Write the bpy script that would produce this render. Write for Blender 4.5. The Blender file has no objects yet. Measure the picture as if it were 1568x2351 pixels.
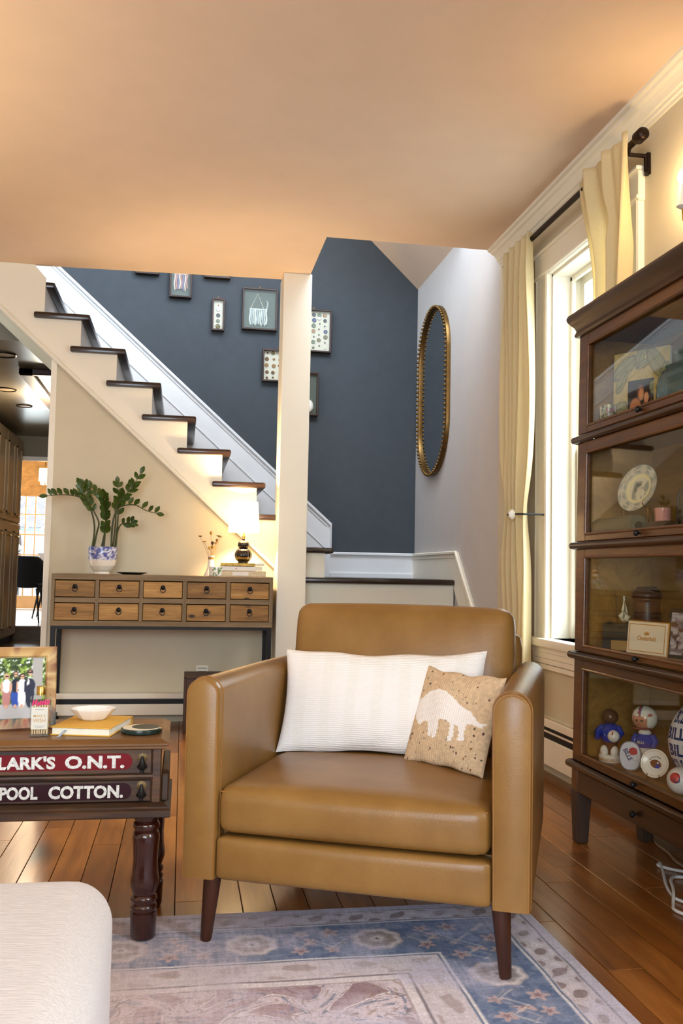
import bpy, bmesh, math, random
import numpy as np
from math import sin, cos, pi, radians, sqrt, atan2, hypot
from mathutils import Vector, Matrix

C = bpy.context.scene.collection
SC = bpy.context.scene
RND = random.Random(7)

# ------------------------------------------------------------------ camera
cd = bpy.data.cameras.new('camera')
cam = bpy.data.objects.new('camera', cd)
C.objects.link(cam)
cd.sensor_fit = 'VERTICAL'
cd.sensor_height = 36.0
cd.lens = 2100.0 * 36.0 / 2351.0
cd.clip_start = 0.05
cd.clip_end = 200
rt = Vector((0.98518, -0.17046, 0.018958))
dn = Vector((0.029853, 0.061582, -0.997655))
fw = Vector((0.168895, 0.983438, 0.065758))
m = Matrix.Identity(4)
for i in range(3):
    m[i][0] = rt[i]
    m[i][1] = -dn[i]
    m[i][2] = -fw[i]
m[2][3] = 0.88
cam.matrix_world = m
SC.camera = cam

# ------------------------------------------------------------------ world, lights, exposure
world = bpy.data.worlds.new('world')
SC.world = world
world.use_nodes = True
bg = world.node_tree.nodes['Background']
bg.inputs[0].default_value = (0.80, 0.90, 1.0, 1)
bg.inputs[1].default_value = 3.0

SC.view_settings.view_transform = 'Standard'
SC.view_settings.look = 'None'
SC.view_settings.exposure = 0.38
SC.view_settings.gamma = 1.0
SC.view_settings.use_curve_mapping = False
SC.cycles.max_bounces = 8
SC.cycles.diffuse_bounces = 5
SC.cycles.glossy_bounces = 4
SC.cycles.transmission_bounces = 6
SC.cycles.transparent_max_bounces = 12
SC.cycles.caustics_reflective = False
SC.cycles.caustics_refractive = False
SC.cycles.sample_clamp_indirect = 6.0

WARM = (1.0, 0.73, 0.41)
DAY = (0.80, 0.90, 1.0)


def area(name, loc, aim, sx, sy, power, col, spread=180):
    l = bpy.data.lights.new(name, 'AREA')
    l.shape = 'RECTANGLE'
    l.size = sx
    l.size_y = sy
    l.energy = power
    l.color = col
    l.spread = radians(spread)
    o = bpy.data.objects.new(name, l)
    C.objects.link(o)
    o.location = loc
    d = Vector(aim) - Vector(loc)
    o.rotation_euler = d.to_track_quat('-Z', 'Y').to_euler()
    return o


def bulb(name, loc, power, col=WARM, r=0.04):
    l = bpy.data.lights.new(name, 'POINT')
    l.energy = power
    l.color = col
    l.shadow_soft_size = r
    o = bpy.data.objects.new(name, l)
    C.objects.link(o)
    o.location = loc
    return o


def uplight(name, loc, power, col, angle=150):
    l = bpy.data.lights.new(name, 'SPOT')
    l.energy = power
    l.color = col
    l.spot_size = radians(angle)
    l.spot_blend = 0.6
    l.shadow_soft_size = 0.12
    o = bpy.data.objects.new(name, l)
    C.objects.link(o)
    o.location = loc
    o.rotation_euler = (pi, 0, 0)
    return o


# daylight outside the right-hand windows and the windows behind the camera
area('daylight_window_side', (2.45, 3.58, 2.0), (1.0, 3.45, 0.7), 1.2, 1.6, 130, DAY, 130)
area('daylight_window_near', (2.35, 0.1, 1.9), (0.5, 0.4, 0.5), 1.3, 1.6, 72, DAY, 130)
area('daylight_window_rear', (-0.9, -2.75, 1.5), (0.0, 2.0, 0.9), 2.4, 1.8, 118, (0.72, 0.85, 1.0))
# daylight from the upper landing window that falls down the stairwell
area('daylight_upper_hall', (0.9, 4.3, 4.3), (0.3, 6.4, 2.4), 1.4, 1.2, 62, (0.80, 0.89, 1.0))
# uplighting lamps of the living room, left of and behind the camera
uplight('lamp_floor_left', (-2.0, 2.9, 1.45), 88, WARM)
uplight('lamp_floor_rear', (0.7, -1.3, 1.5), 62, WARM)
# daylight through the garden doors of the dining room
area('daylight_dining', (-2.3, 16.4, 1.6), (-1.9, 12.0, 0.8), 2.4, 2.2, 150, DAY)

# ------------------------------------------------------------------ materials


def lin(c):
    out = []
    for v in c[:3]:
        v = v / 255.0
        out.append(v / 12.92 if v <= 0.04045 else ((v + 0.055) / 1.055) ** 2.4)
    return (out[0], out[1], out[2], 1.0)


class NT:
    def __init__(self, name):
        self.m = bpy.data.materials.new(name)
        self.m.use_nodes = True
        self.t = self.m.node_tree
        self.b = self.t.nodes['Principled BSDF']
        self.out = self.t.nodes['Material Output']

    def n(self, kind, **kw):
        nd = self.t.nodes.new(kind)
        for k, v in kw.items():
            if k in nd.inputs.keys() if isinstance(k, str) else False:
                nd.inputs[k].default_value = v
            else:
                setattr(nd, k, v)
        return nd

    def l(self, a, b):
        self.t.links.new(a, b)

    def coords(self, scale=(1, 1, 1), rot=(0, 0, 0)):
        tc = self.n('ShaderNodeTexCoord')
        mp = self.n('ShaderNodeMapping')
        mp.inputs['Scale'].default_value = scale
        mp.inputs['Rotation'].default_value = rot
        self.l(tc.outputs['Object'], mp.inputs['Vector'])
        return mp.outputs['Vector']

    def noise(self, vec, scale=5, detail=4, rough=0.55, dist=0.0):
        nd = self.n('ShaderNodeTexNoise')
        nd.inputs['Scale'].default_value = scale
        nd.inputs['Detail'].default_value = detail
        nd.inputs['Roughness'].default_value = rough
        nd.inputs['Distortion'].default_value = dist
        self.l(vec, nd.inputs['Vector'])
        return nd.outputs['Fac']

    def ramp(self, fac, stops):
        r = self.n('ShaderNodeValToRGB')
        e = r.color_ramp.elements
        while len(e) < len(stops):
            e.new(0.5)
        for i, (p, c) in enumerate(stops):
            e[i].position = p
            e[i].color = c if len(c) == 4 else lin(c)
        self.l(fac, r.inputs['Fac'])
        return r.outputs['Color']

    def bump(self, h, strength=0.2, dist=0.01):
        b = self.n('ShaderNodeBump')
        b.inputs['Strength'].default_value = strength
        b.inputs['Distance'].default_value = dist
        self.l(h, b.inputs['Height'])
        self.l(b.outputs['Normal'], self.b.inputs['Normal'])

    def set(self, rough=0.5, metal=0.0, spec=0.5, coat=0.0, trans=0.0, ior=1.45):
        self.b.inputs['Roughness'].default_value = rough
        self.b.inputs['Metallic'].default_value = metal
        self.b.inputs['Specular IOR Level'].default_value = spec
        self.b.inputs['Coat Weight'].default_value = coat
        self.b.inputs['Coat Roughness'].default_value = 0.12
        self.b.inputs['Transmission Weight'].default_value = trans
        self.b.inputs['IOR'].default_value = ior

    def base(self, sock):
        self.l(sock, self.b.inputs['Base Color'])


def plain(name, col, rough=0.5, metal=0.0, spec=0.5, var=0.06, scale=6, bump=0.0, bscale=200, coat=0.0):
    t = NT(name)
    t.set(rough, metal, spec, coat)
    v = t.coords()
    c = lin(col)
    lo = tuple(x * (1 - var) for x in c[:3]) + (1,)
    hi = tuple(min(1, x * (1 + var)) for x in c[:3]) + (1,)
    t.base(t.ramp(t.noise(v, scale, 3), [(0.3, lo), (0.7, hi)]))
    if bump:
        t.bump(t.noise(v, bscale, 2), bump, 0.002)
    return t.m


def wood(name, dark, mid, light, axis=1, scale=9, rough=0.4, coat=0.0, knots=0.0, rnd=0.25, stretch=0.09, bump=0.15):
    t = NT(name)
    t.set(rough, 0, 0.5, coat)
    s = [1, 1, 1]
    s[axis] = stretch
    tc = t.n('ShaderNodeTexCoord')
    oi = t.n('ShaderNodeObjectInfo')
    addv = t.n('ShaderNodeVectorMath', operation='ADD')
    mul = t.n('ShaderNodeVectorMath', operation='SCALE')
    cmb = t.n('ShaderNodeCombineXYZ')
    for k in range(3):
        t.l(oi.outputs['Random'], cmb.inputs[k])
    t.l(cmb.outputs[0], mul.inputs[0])
    mul.inputs['Scale'].default_value = 37.0
    t.l(tc.outputs['Object'], addv.inputs[0])
    t.l(mul.outputs[0], addv.inputs[1])
    mp = t.n('ShaderNodeMapping')
    mp.inputs['Scale'].default_value = s
    t.l(addv.outputs[0], mp.inputs['Vector'])
    v = mp.outputs['Vector']
    n1 = t.noise(v, scale, 5, 0.6, 1.2)
    n2 = t.noise(v, scale * 7, 3, 0.6, 0.3)
    mx = t.n('ShaderNodeMix')
    mx.inputs[0].default_value = 0.32
    t.l(n1, mx.inputs[2])
    t.l(n2, mx.inputs[3])
    colr = t.ramp(mx.outputs[0], [(0.28, dark), (0.5, mid), (0.72, light)])
    hsv = t.n('ShaderNodeHueSaturation')
    mr = t.n('ShaderNodeMapRange')
    mr.inputs['To Min'].default_value = 1 - rnd
    mr.inputs['To Max'].default_value = 1 + rnd
    t.l(oi.outputs['Random'], mr.inputs['Value'])
    t.l(mr.outputs[0], hsv.inputs['Value'])
    t.l(colr, hsv.inputs['Color'])
    outc = hsv.outputs['Color']
    if knots:
        vo = t.n('ShaderNodeTexVoronoi')
        vo.inputs['Scale'].default_value = knots
        mp2 = t.n('ShaderNodeMapping')
        s2 = [1, 1, 1]
        s2[axis] = 0.55
        mp2.inputs['Scale'].default_value = s2
        t.l(addv.outputs[0], mp2.inputs['Vector'])
        t.l(mp2.outputs[0], vo.inputs['Vector'])
        rp = t.ramp(vo.outputs['Distance'], [(0.05, (0, 0, 0, 1)), (0.16, (1, 1, 1, 1))])
        mm = t.n('ShaderNodeMix', data_type='RGBA')
        t.l(rp, mm.inputs[0])
        mm.inputs[6].default_value = lin([x * 0.5 for x in dark])
        t.l(outc, mm.inputs[7])
        outc = mm.outputs[2]
    t.base(outc)
    if bump:
        t.bump(n2, bump, 0.002)
    return t.m


def colattr(name, rough=0.6, spec=0.4, weave=0.0, wscale=900, coat=0.0):
    t = NT(name)
    t.set(rough, 0, spec, coat)
    a = t.n('ShaderNodeAttribute')
    a.attribute_name = 'Col'
    t.base(a.outputs['Color'])
    if weave:
        t.bump(t.noise(t.coords(), wscale, 2), weave, 0.002)
    return t.m


def glass_mat(name, tint=(1, 1, 1), rough=0.02, ior=1.35):
    """thin pane: transparent and mirror reflection mixed by Fresnel"""
    mm = bpy.data.materials.new(name)
    mm.use_nodes = True
    t = mm.node_tree
    t.nodes.clear()
    o = t.nodes.new('ShaderNodeOutputMaterial')
    mix = t.nodes.new('ShaderNodeMixShader')
    tr = t.nodes.new('ShaderNodeBsdfTransparent')
    tr.inputs[0].default_value = tuple(tint) + (1,)
    gl = t.nodes.new('ShaderNodeBsdfGlossy')
    gl.inputs['Roughness'].default_value = rough
    fr = t.nodes.new('ShaderNodeFresnel')
    ge = t.nodes.new('ShaderNodeNewGeometry')
    mr = t.nodes.new('ShaderNodeMapRange')      # same index seen from either face of the thin pane
    mr.inputs['To Min'].default_value = ior
    mr.inputs['To Max'].default_value = 1.0 / ior
    t.links.new(ge.outputs['Backfacing'], mr.inputs['Value'])
    t.links.new(mr.outputs[0], fr.inputs['IOR'])
    t.links.new(fr.outputs[0], mix.inputs[0])
    t.links.new(tr.outputs[0], mix.inputs[1])
    t.links.new(gl.outputs[0], mix.inputs[2])
    t.links.new(mix.outputs[0], o.inputs['Surface'])
    return mm


def emit(name, col, strength):
    t = NT(name)
    t.b.inputs['Base Color'].default_value = lin(col)
    t.b.inputs['Emission Color'].default_value = lin(col)
    t.b.inputs['Emission Strength'].default_value = strength
    return t.m


def fabric(name, col, rough=0.9, scale=(350, 350, 350), strength=0.35, var=0.08, trans=0.0):
    t = NT(name)
    t.set(rough, 0, 0.2)
    t.b.inputs['Sheen Weight'].default_value = 0.15
    v = t.coords(scale)
    n1 = t.noise(v, 1.0, 2)
    c = lin(col)
    lo = tuple(x * (1 - var) for x in c[:3]) + (1,)
    hi = tuple(min(1, x * (1 + var)) for x in c[:3]) + (1,)
    col_s = t.ramp(n1, [(0.3, lo), (0.7, hi)])
    t.base(col_s)
    t.bump(n1, strength, 0.002)
    if trans:
        tl = t.n('ShaderNodeBsdfTranslucent')
        t.l(col_s, tl.inputs[0])
        mx = t.n('ShaderNodeMixShader')
        mx.inputs[0].default_value = trans
        t.l(t.b.outputs[0], mx.inputs[1])
        t.l(tl.outputs[0], mx.inputs[2])
        t.l(mx.outputs[0], t.out.inputs['Surface'])
    return t.m


M = {}
M['ceiling'] = plain('ceiling_paint', (226, 203, 180), 0.9, spec=0.2, var=0.02, bump=0.05, bscale=90)
M['wall'] = plain('greige_wall_paint', (206, 197, 172), 0.85, spec=0.25, var=0.02, bump=0.06, bscale=120)
M['wall_cool'] = plain('stair_wall_paint', (196, 192, 190), 0.85, spec=0.25, var=0.02, bump=0.06, bscale=120)
M['trim'] = plain('white_trim_paint', (236, 231, 214), 0.45, spec=0.4, var=0.015)
M['navy'] = plain('dark_slate_blue_wall_paint', (66, 72, 78), 0.8, spec=0.3, var=0.05, scale=14, bump=0.3, bscale=160)
M['tread'] = wood('dark_stained_tread', (22, 14, 10), (38, 25, 18), (54, 36, 26), 0, 8, 0.28, 0.3, rnd=0.1)
M['riser'] = plain('white_riser_paint', (222, 224, 226), 0.5, var=0.02)
M['floor'] = wood('oak_floor_plank', (92, 52, 18), (136, 82, 32), (168, 110, 50), 1, 9, 0.28, 0.3, knots=1.6, rnd=0.2)
M['floor_dark'] = plain('dark_floor_gap', (40, 22, 12), 0.8)
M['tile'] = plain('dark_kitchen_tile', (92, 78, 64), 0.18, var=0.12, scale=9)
M['pale_plank'] = wood('pale_dining_plank', (148, 138, 130), (172, 162, 154), (190, 182, 174), 0, 7, 0.3, rnd=0.08)
M['black_metal'] = plain('black_iron', (24, 23, 22), 0.45, 0.5)
M['bronze'] = plain('dark_bronze_metal', (38, 26, 20), 0.4, 0.7)
M['gold'] = plain('antique_gold', (112, 84, 44), 0.38, 0.8, var=0.2, scale=30)
M['brass'] = plain('brass', (200, 158, 82), 0.25, 1.0)
M['old_brass'] = plain('tarnished_brass', (104, 84, 52), 0.45, 0.6, var=.2, scale=90)
M['dark_frame'] = wood('dark_walnut_frame', (34, 20, 14), (52, 32, 22), (70, 44, 30), 0, 14, 0.45, rnd=0.08)
M['paper'] = plain('white_backing_paper', (214, 209, 194), 0.9, var=0.02)
M['felt'] = plain('grey_green_backing', (88, 98, 93), 0.9, var=0.06, scale=30)
M['pane'] = glass_mat('clear_pane', (0.97, 0.98, 0.97))
M['pane_old'] = glass_mat('old_bookcase_pane', (0.96, 0.95, 0.90), ior=1.30)
M['mirror'] = plain('mirror_silver', (225, 228, 230), 0.02, 1.0, var=0.0)


def leather():
    t = NT('tan_leather')
    t.set(0.33, 0, 0.5)
    v = t.coords()
    big = t.noise(v, 5, 4, 0.6)
    fine = t.noise(v, 260, 3, 0.6)
    t.base(t.ramp(big, [(0.25, (124, 88, 40)), (0.55, (142, 104, 52)), (0.8, (156, 117, 64))]))
    t.bump(fine, 0.18, 0.002)
    return t.m


M['leather'] = leather()
M['seam'] = plain('leather_piping', (146, 100, 44), 0.5)
M['walnut_leg'] = wood('walnut_leg', (42, 20, 10), (62, 30, 15), (80, 40, 21), 2, 14, 0.4, rnd=0.05)
M['curtain'] = fabric('cream_linen', (238, 224, 180), 0.9, (300, 300, 300), 0.3, 0.05, 0.35)
M['linen'] = fabric('oatmeal_upholstery', (192, 183, 179), 0.92, (50, 380, 380), 0.6, 0.10)
M['oak'] = wood('dark_golden_oak', (56, 31, 9), (92, 54, 17), (122, 78, 28), 1, 10, 0.42, 0.12, rnd=0.12)
M['oak_dark'] = wood('dark_oak_moulding', (36, 19, 8), (58, 33, 13), (82, 50, 20), 1, 10, 0.4, 0.12, rnd=0.08)
M['oak_lit_inside'] = wood('lit_oak_inside', (120, 84, 34), (150, 110, 48), (170, 130, 62), 1, 10, 0.5, rnd=0.08)  # lighter golden copy of the oak, with the lit interior put into its colour
M['oak_worn'] = wood('worn_grey_oak', (42, 28, 20), (66, 46, 32), (92, 68, 48), 2, 12, 0.6, rnd=0.1)
M['table'] = wood('worn_dark_walnut', (22, 14, 9), (56, 35, 19), (116, 74, 30), 0, 10, 0.45, 0.1, rnd=0.12, knots=3)
M['table_top'] = wood('worn_walnut_top', (82, 52, 22), (122, 82, 38), (152, 108, 56), 0, 7, 0.42, 0.15, rnd=0.08)
M['mahogany'] = wood('glossy_mahogany', (34, 12, 8), (54, 20, 12), (70, 28, 16), 2, 9, 0.2, 0.6, rnd=0.05)
M['pine'] = wood('reclaimed_pine', (70, 46, 20), (148, 108, 54), (190, 148, 84), 0, 13, 0.6, knots=11, rnd=0.22, bump=0.3)
M['grey_wood'] = wood('weathered_grey_wood', (96, 78, 54), (124, 104, 76), (146, 126, 96), 0, 10, 0.7, rnd=0.1)
M['grey_wood_v'] = wood('weathered_grey_wood_upright', (96, 78, 54), (124, 104, 76), (146, 126, 96), 2, 10, 0.7, rnd=0.1)
M['crate'] = wood('dark_crate_wood', (40, 24, 16), (64, 40, 26), (84, 54, 36), 2, 9, 0.5, rnd=0.1)
M['white_glaze'] = plain('white_glazed_ceramic', (238, 234, 226), 0.18, spec=0.6, var=0.01)
M['leaf'] = plain('glossy_green_leaf', (58, 78, 22), 0.35, var=0.35, scale=40)
M['stem'] = plain('green_stem', (62, 66, 26), 0.5, var=0.2, scale=30)
M['soil'] = plain('potting_soil', (44, 32, 22), 0.95, var=0.4, scale=80)
M['black_ceramic'] = plain('black_ceramic', (26, 22, 20), 0.3)
M['print'] = colattr('printed_paper', 0.55)
M['print_glossy'] = colattr('printed_ceramic', 0.2, 0.6)
M['navy_ink'] = plain('navy_ink', (30, 52, 112), 0.5, var=0.03)
M['cream_page'] = plain('cream_pages', (238, 230, 208), 0.85, var=0.04, scale=60)
M['cord'] = plain('white_cord', (214, 210, 204), 0.5)
M['cord_beige'] = plain('beige_cord', (150, 120, 92), 0.5)

# ------------------------------------------------------------------ mesh helpers


class MB:
    def __init__(self):
        self.v = []
        self.f = []

    def add(self, vs, fs):
        k = len(self.v)
        self.v += [tuple(p) for p in vs]
        self.f += [tuple(i + k for i in q) for q in fs]
        return self

    def box(self, lo, hi):
        x0, y0, z0 = lo
        x1, y1, z1 = hi
        vs = [(x0, y0, z0), (x1, y0, z0), (x1, y1, z0), (x0, y1, z0), (x0, y0, z1), (x1, y0, z1), (x1, y1, z1), (x0, y1, z1)]
        return self.add(vs, [(0, 3, 2, 1), (4, 5, 6, 7), (0, 1, 5, 4), (1, 2, 6, 5), (2, 3, 7, 6), (3, 0, 4, 7)])

    def prism(self, poly, a, b, axis=1):
        """polygon (two coords) extruded along axis from a to b"""
        n = len(poly)

        def P(p, t):
            return {0: (t, p[0], p[1]), 1: (p[0], t, p[1]), 2: (p[0], p[1], t)}[axis]
        vs = [P(p, a) for p in poly] + [P(p, b) for p in poly]
        fs = [tuple(range(n)), tuple(range(2 * n - 1, n - 1, -1))]
        fs += [(i, i + n, (i + 1) % n + n, (i + 1) % n) for i in range(n)]
        return self.add(vs, fs)

    def lathe(self, prof, seg=24, loc=(0, 0, 0), mod=None, cap=True):
        vs, fs = [], []
        for r, z in prof:
            for j in range(seg):
                a = 2 * pi * j / seg
                rr = r * (mod(a, z) if mod else 1)
                vs.append((loc[0] + rr * cos(a), loc[1] + rr * sin(a), loc[2] + z))
        n = len(prof)
        for i in range(n - 1):
            for j in range(seg):
                fs.append((i * seg + j, i * seg + (j + 1) % seg, (i + 1) * seg + (j + 1) % seg, (i + 1) * seg + j))
        if cap:
            fs.append(tuple(range(seg - 1, -1, -1)))
            fs.append(tuple((n - 1) * seg + j for j in range(seg)))
        return self.add(vs, fs)

    def tube(self, pts, r, seg=8, closed=False):
        pts = [Vector(p) for p in pts]
        n = len(pts)
        rs = r if isinstance(r, (list, tuple)) else [r] * n
        T = []
        for i in range(n):
            a = pts[(i - 1) % n] if (closed or i) else pts[i]
            b = pts[(i + 1) % n] if (closed or i < n - 1) else pts[i]
            T.append((b - a).normalized())
        up = Vector((0, 0, 1)) if abs(T[0].z) < 0.9 else Vector((1, 0, 0))
        N = (up - T[0] * up.dot(T[0])).normalized()
        vs, fs = [], []
        for i in range(n):
            N = (N - T[i] * N.dot(T[i])).normalized()
            B = T[i].cross(N)
            for j in range(seg):
                a = 2 * pi * j / seg
                vs.append(pts[i] + (N * cos(a) + B * sin(a)) * rs[i])
        for i in range(n if closed else n - 1):
            for j in range(seg):
                k = (i + 1) % n
                fs.append((i * seg + j, i * seg + (j + 1) % seg, k * seg + (j + 1) % seg, k * seg + j))
        if not closed:
            fs.append(tuple(range(seg - 1, -1, -1)))
            fs.append(tuple((n - 1) * seg + j for j in range(seg)))
        return self.add(vs, fs)

    def ball(self, c, r, u=12, v=8, s=(1, 1, 1)):
        prof = [(max(1e-4, sin(pi * i / v)) * r, -cos(pi * i / v) * r) for i in range(v + 1)]
        k = len(self.v)
        self.lathe(prof, u)
        for i in range(k, len(self.v)):
            p = self.v[i]
            self.v[i] = (c[0] + p[0] * s[0], c[1] + p[1] * s[1], c[2] + p[2] * s[2])
        return self

    def sheet(self, fn, nu, nv):
        """grid surface, fn(u, v) -> point, u and v in 0..1"""
        vs = [fn(i / nu, j / nv) for j in range(nv + 1) for i in range(nu + 1)]
        fs = [(j * (nu + 1) + i, j * (nu + 1) + i + 1, (j + 1) * (nu + 1) + i + 1, (j + 1) * (nu + 1) + i) for j in range(nv) for i in range(nu)]
        return self.add(vs, fs)

    def xf(self, mat):
        self.v = [tuple(mat @ Vector(p)) for p in self.v]
        return self


def link(o, parent=None, **props):
    C.objects.link(o)
    if parent is not None:
        o.parent = parent
    for k, v in props.items():
        o[k] = v
    return o


def obj(name, mb, mat, parent=None, smooth=False, bevel=0.0, bseg=1, angle=38, **props):
    me = bpy.data.meshes.new(name)
    me.from_pydata(mb.v, [], mb.f)
    bm = bmesh.new()
    bm.from_mesh(me)
    bmesh.ops.recalc_face_normals(bm, faces=bm.faces)
    if bevel:
        ed = [e for e in bm.edges if len(e.link_faces) == 2 and e.calc_face_angle(0) > 0.5]
        bmesh.ops.bevel(bm, geom=ed, offset=bevel, segments=bseg, profile=0.6, affect='EDGES', clamp_overlap=True)
    bm.to_mesh(me)
    bm.free()
    me.materials.append(mat)
    if smooth or bseg > 1:
        me.shade_smooth()
        me.set_sharp_from_angle(angle=radians(angle))
    o = bpy.data.objects.new(name, me)
    return link(o, parent, **props)


def box(name, lo, hi, mat, parent=None, bevel=0.0, bseg=1, **props):
    return obj(name, MB().box(lo, hi), mat, parent, False, bevel, bseg, **props)


def thing(name, label, cat, loc=(0, 0, 0), rz=0.0, group=None):
    o = bpy.data.objects.new(name, None)
    C.objects.link(o)
    o.empty_display_size = 0.05
    o.location = loc
    o.rotation_euler = (0, 0, rz)
    o['label'] = label
    o['category'] = cat
    if group:
        o['group'] = group
    return o


def tag(o, label, cat, group=None):
    o['label'] = label
    o['category'] = cat
    if group:
        o['group'] = group
    return o


def dup(o, parent=None, **props):
    c = o.copy()
    C.objects.link(c)
    c.parent = parent
    for k, v in props.items():
        c[k] = v
    for ch in [x for x in o.children]:
        dup(ch, c)
    return c


def colour(o, fn):
    """per-vertex print: fn(x, y, z arrays) -> (n, 3) sRGB 0..255"""
    me = o.data
    n = len(me.vertices)
    co = np.empty(n * 3, np.float32)
    me.vertices.foreach_get('co', co)
    co = co.reshape(n, 3)
    c = np.clip(fn(co[:, 0], co[:, 1], co[:, 2]) / 255.0, 0, 1)
    c = np.where(c <= 0.04045, c / 12.92, ((c + 0.055) / 1.055) ** 2.4)
    at = me.color_attributes.new('Col', 'FLOAT_COLOR', 'POINT')
    at.data.foreach_set('color', np.concatenate([c, np.ones((n, 1))], 1).astype(np.float32).ravel())
    return o


def text(name, s, size, mat, parent, mtx, bold=0.0, xs=1.0, depth=0.0006, wrap=None, spacing=1.0, align='LEFT', fit=None):
    cu = bpy.data.curves.new(name, 'FONT')
    cu.body = s
    cu.size = size
    cu.offset = bold
    cu.extrude = depth
    cu.space_character = spacing
    cu.align_x = align
    cu.resolution_u = 3
    tmp = bpy.data.objects.new(name, cu)
    C.objects.link(tmp)
    bpy.context.view_layer.update()
    me = bpy.data.meshes.new_from_object(tmp)
    bpy.data.objects.remove(tmp)
    me.name = name
    if fit:
        mnx, mxx = min(v.co.x for v in me.vertices), max(v.co.x for v in me.vertices)
        mny, mxy = min(v.co.y for v in me.vertices), max(v.co.y for v in me.vertices)
        for v in me.vertices:
            v.co.x = (v.co.x - mnx) / (mxx - mnx) * fit[0]
            v.co.y = (v.co.y - mny) / (mxy - mny) * fit[1]
    for v in me.vertices:
        p = Vector((v.co.x * xs, v.co.y, v.co.z))
        v.co = Vector(wrap(p)) if wrap else mtx @ p
    me.materials.clear()
    me.materials.append(mat)
    o = bpy.data.objects.new(name, me)
    return link(o, parent)


def frame3(origin, xdir, updir):
    """matrix whose local x runs along xdir and local y along updir"""
    x = Vector(xdir).normalized()
    y = Vector(updir).normalized()
    z = x.cross(y).normalized()
    y = z.cross(x)
    mm = Matrix.Identity(4)
    for i in range(3):
        mm[i][0], mm[i][1], mm[i][2], mm[i][3] = x[i], y[i], z[i], origin[i]
    return mm


def rbox(sx, sy, sz, r, n=8, puff=(0, 0, 0)):
    """soft upholstered box about its centre: rounded by r, faces bulged by puff"""
    bm = bmesh.new()
    bmesh.ops.create_cube(bm, size=2.0)
    bmesh.ops.subdivide_edges(bm, edges=bm.edges[:], cuts=n, use_grid_fill=True)
    hs = (sx / 2, sy / 2, sz / 2)
    mb = MB()
    vs = []
    for v in bm.verts:
        q = [0, 0, 0]
        c = [v.co[k] for k in range(3)]
        t = [sin(c[k] * pi / 2) if n > 3 else c[k] for k in range(3)]
        p = Vector([hs[k] * t[k] for k in range(3)])
        inner = Vector([max(-hs[k] + r, min(hs[k] - r, p[k])) for k in range(3)])
        d = p - inner
        if d.length > 1e-9:
            d = d.normalized() * r
        q = inner + d
        w = [1 - t[k] ** 2 for k in range(3)]
        for k in range(3):
            a, b = (k + 1) % 3, (k + 2) % 3
            q[k] += puff[k] * (c[k]) * w[a] * w[b]
        vs.append(tuple(q))
    bm.verts.index_update()
    fs = [tuple(v.index for v in f.verts) for f in bm.faces]
    bm.free()
    mb.add(vs, fs)
    return mb


def vnoise(x, y, seed=0):
    """smooth value noise on numpy arrays"""
    rs = np.random.RandomState(seed)
    g = rs.rand(64, 64)
    xi = np.floor(x).astype(int)
    yi = np.floor(y).astype(int)
    fx = x - xi
    fy = y - yi
    fx = fx * fx * (3 - 2 * fx)
    fy = fy * fy * (3 - 2 * fy)
    a = g[xi % 64, yi % 64]
    b = g[(xi + 1) % 64, yi % 64]
    c = g[xi % 64, (yi + 1) % 64]
    d = g[(xi + 1) % 64, (yi + 1) % 64]
    return (a * (1 - fx) + b * fx) * (1 - fy) + (c * (1 - fx) + d * fx) * fy


def fbm(x, y, seed=0, o=3):
    s = 0
    a = 0.5
    for k in range(o):
        s = s + a * vnoise(x * 2 ** k, y * 2 ** k, seed + k)
        a *= 0.5
    return s / (1 - 0.5 ** o)


def mixc(c, col, w):
    w = np.clip(w, 0, 1)[:, None]
    return c * (1 - w) + np.array(col, float)[None, :] * w


def step(x, e, s):
    return np.clip((x - e) / s + 0.5, 0, 1)


S = {'kind': 'structure'}

# ================================================================== room shell
WX = 1.65     # right wall face
WB = 5.45     # wall under the stairs
CH = 2.63     # ceiling height

floor = obj('floor', MB().box((-3.4, -2.4, -0.12), (1.85, 6.46, -0.012)), M['floor_dark'], **S)
# oak planks, each one its own piece
PW = 0.0873
plank_me = {}
r = random.Random(3)
pk = 0
for i in range(-20, 19):
    x0 = 0.005 + i * PW
    y = 0.55 - r.random() * 0.9
    while y < 5.38:
        L = r.choice((0.75, 0.95, 1.15, 1.4))
        y1 = y + L
        if y1 > 0.3:
            if L not in plank_me:
                po = obj('floor_plank', MB().box((0.0012, 0.0012, -0.014), (PW - 0.0012, L - 0.0012, 0)), M['floor'], floor, bevel=0.0007)
                plank_me[L] = po.data
            else:
                po = bpy.data.objects.new('floor_plank', plank_me[L])
                link(po, floor)
            po.location = (x0, y, 0)
            pk += 1
        y = y1
# plain boards beyond the view, behind the camera
obj('floor_boards', MB().box((-3.3, -2.3, -0.014), (1.65, -0.05, -0.002)), M['floor'], floor)
obj('floor_boards', MB().box((-3.3, -0.05, -0.014), (-1.742, 5.45, -0.002)), M['floor'], floor)

# ceiling with the stair opening notched out
cp = [(-3.4, -2.4), (1.85, -2.4), (1.85, 4.635), (0.69, 4.635), (0.69, 5.375), (-1.15, 5.47), (-3.4, 5.55)]
obj('ceiling', MB().prism(cp, CH, CH + 0.24, 2), M['ceiling'], **S)

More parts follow.
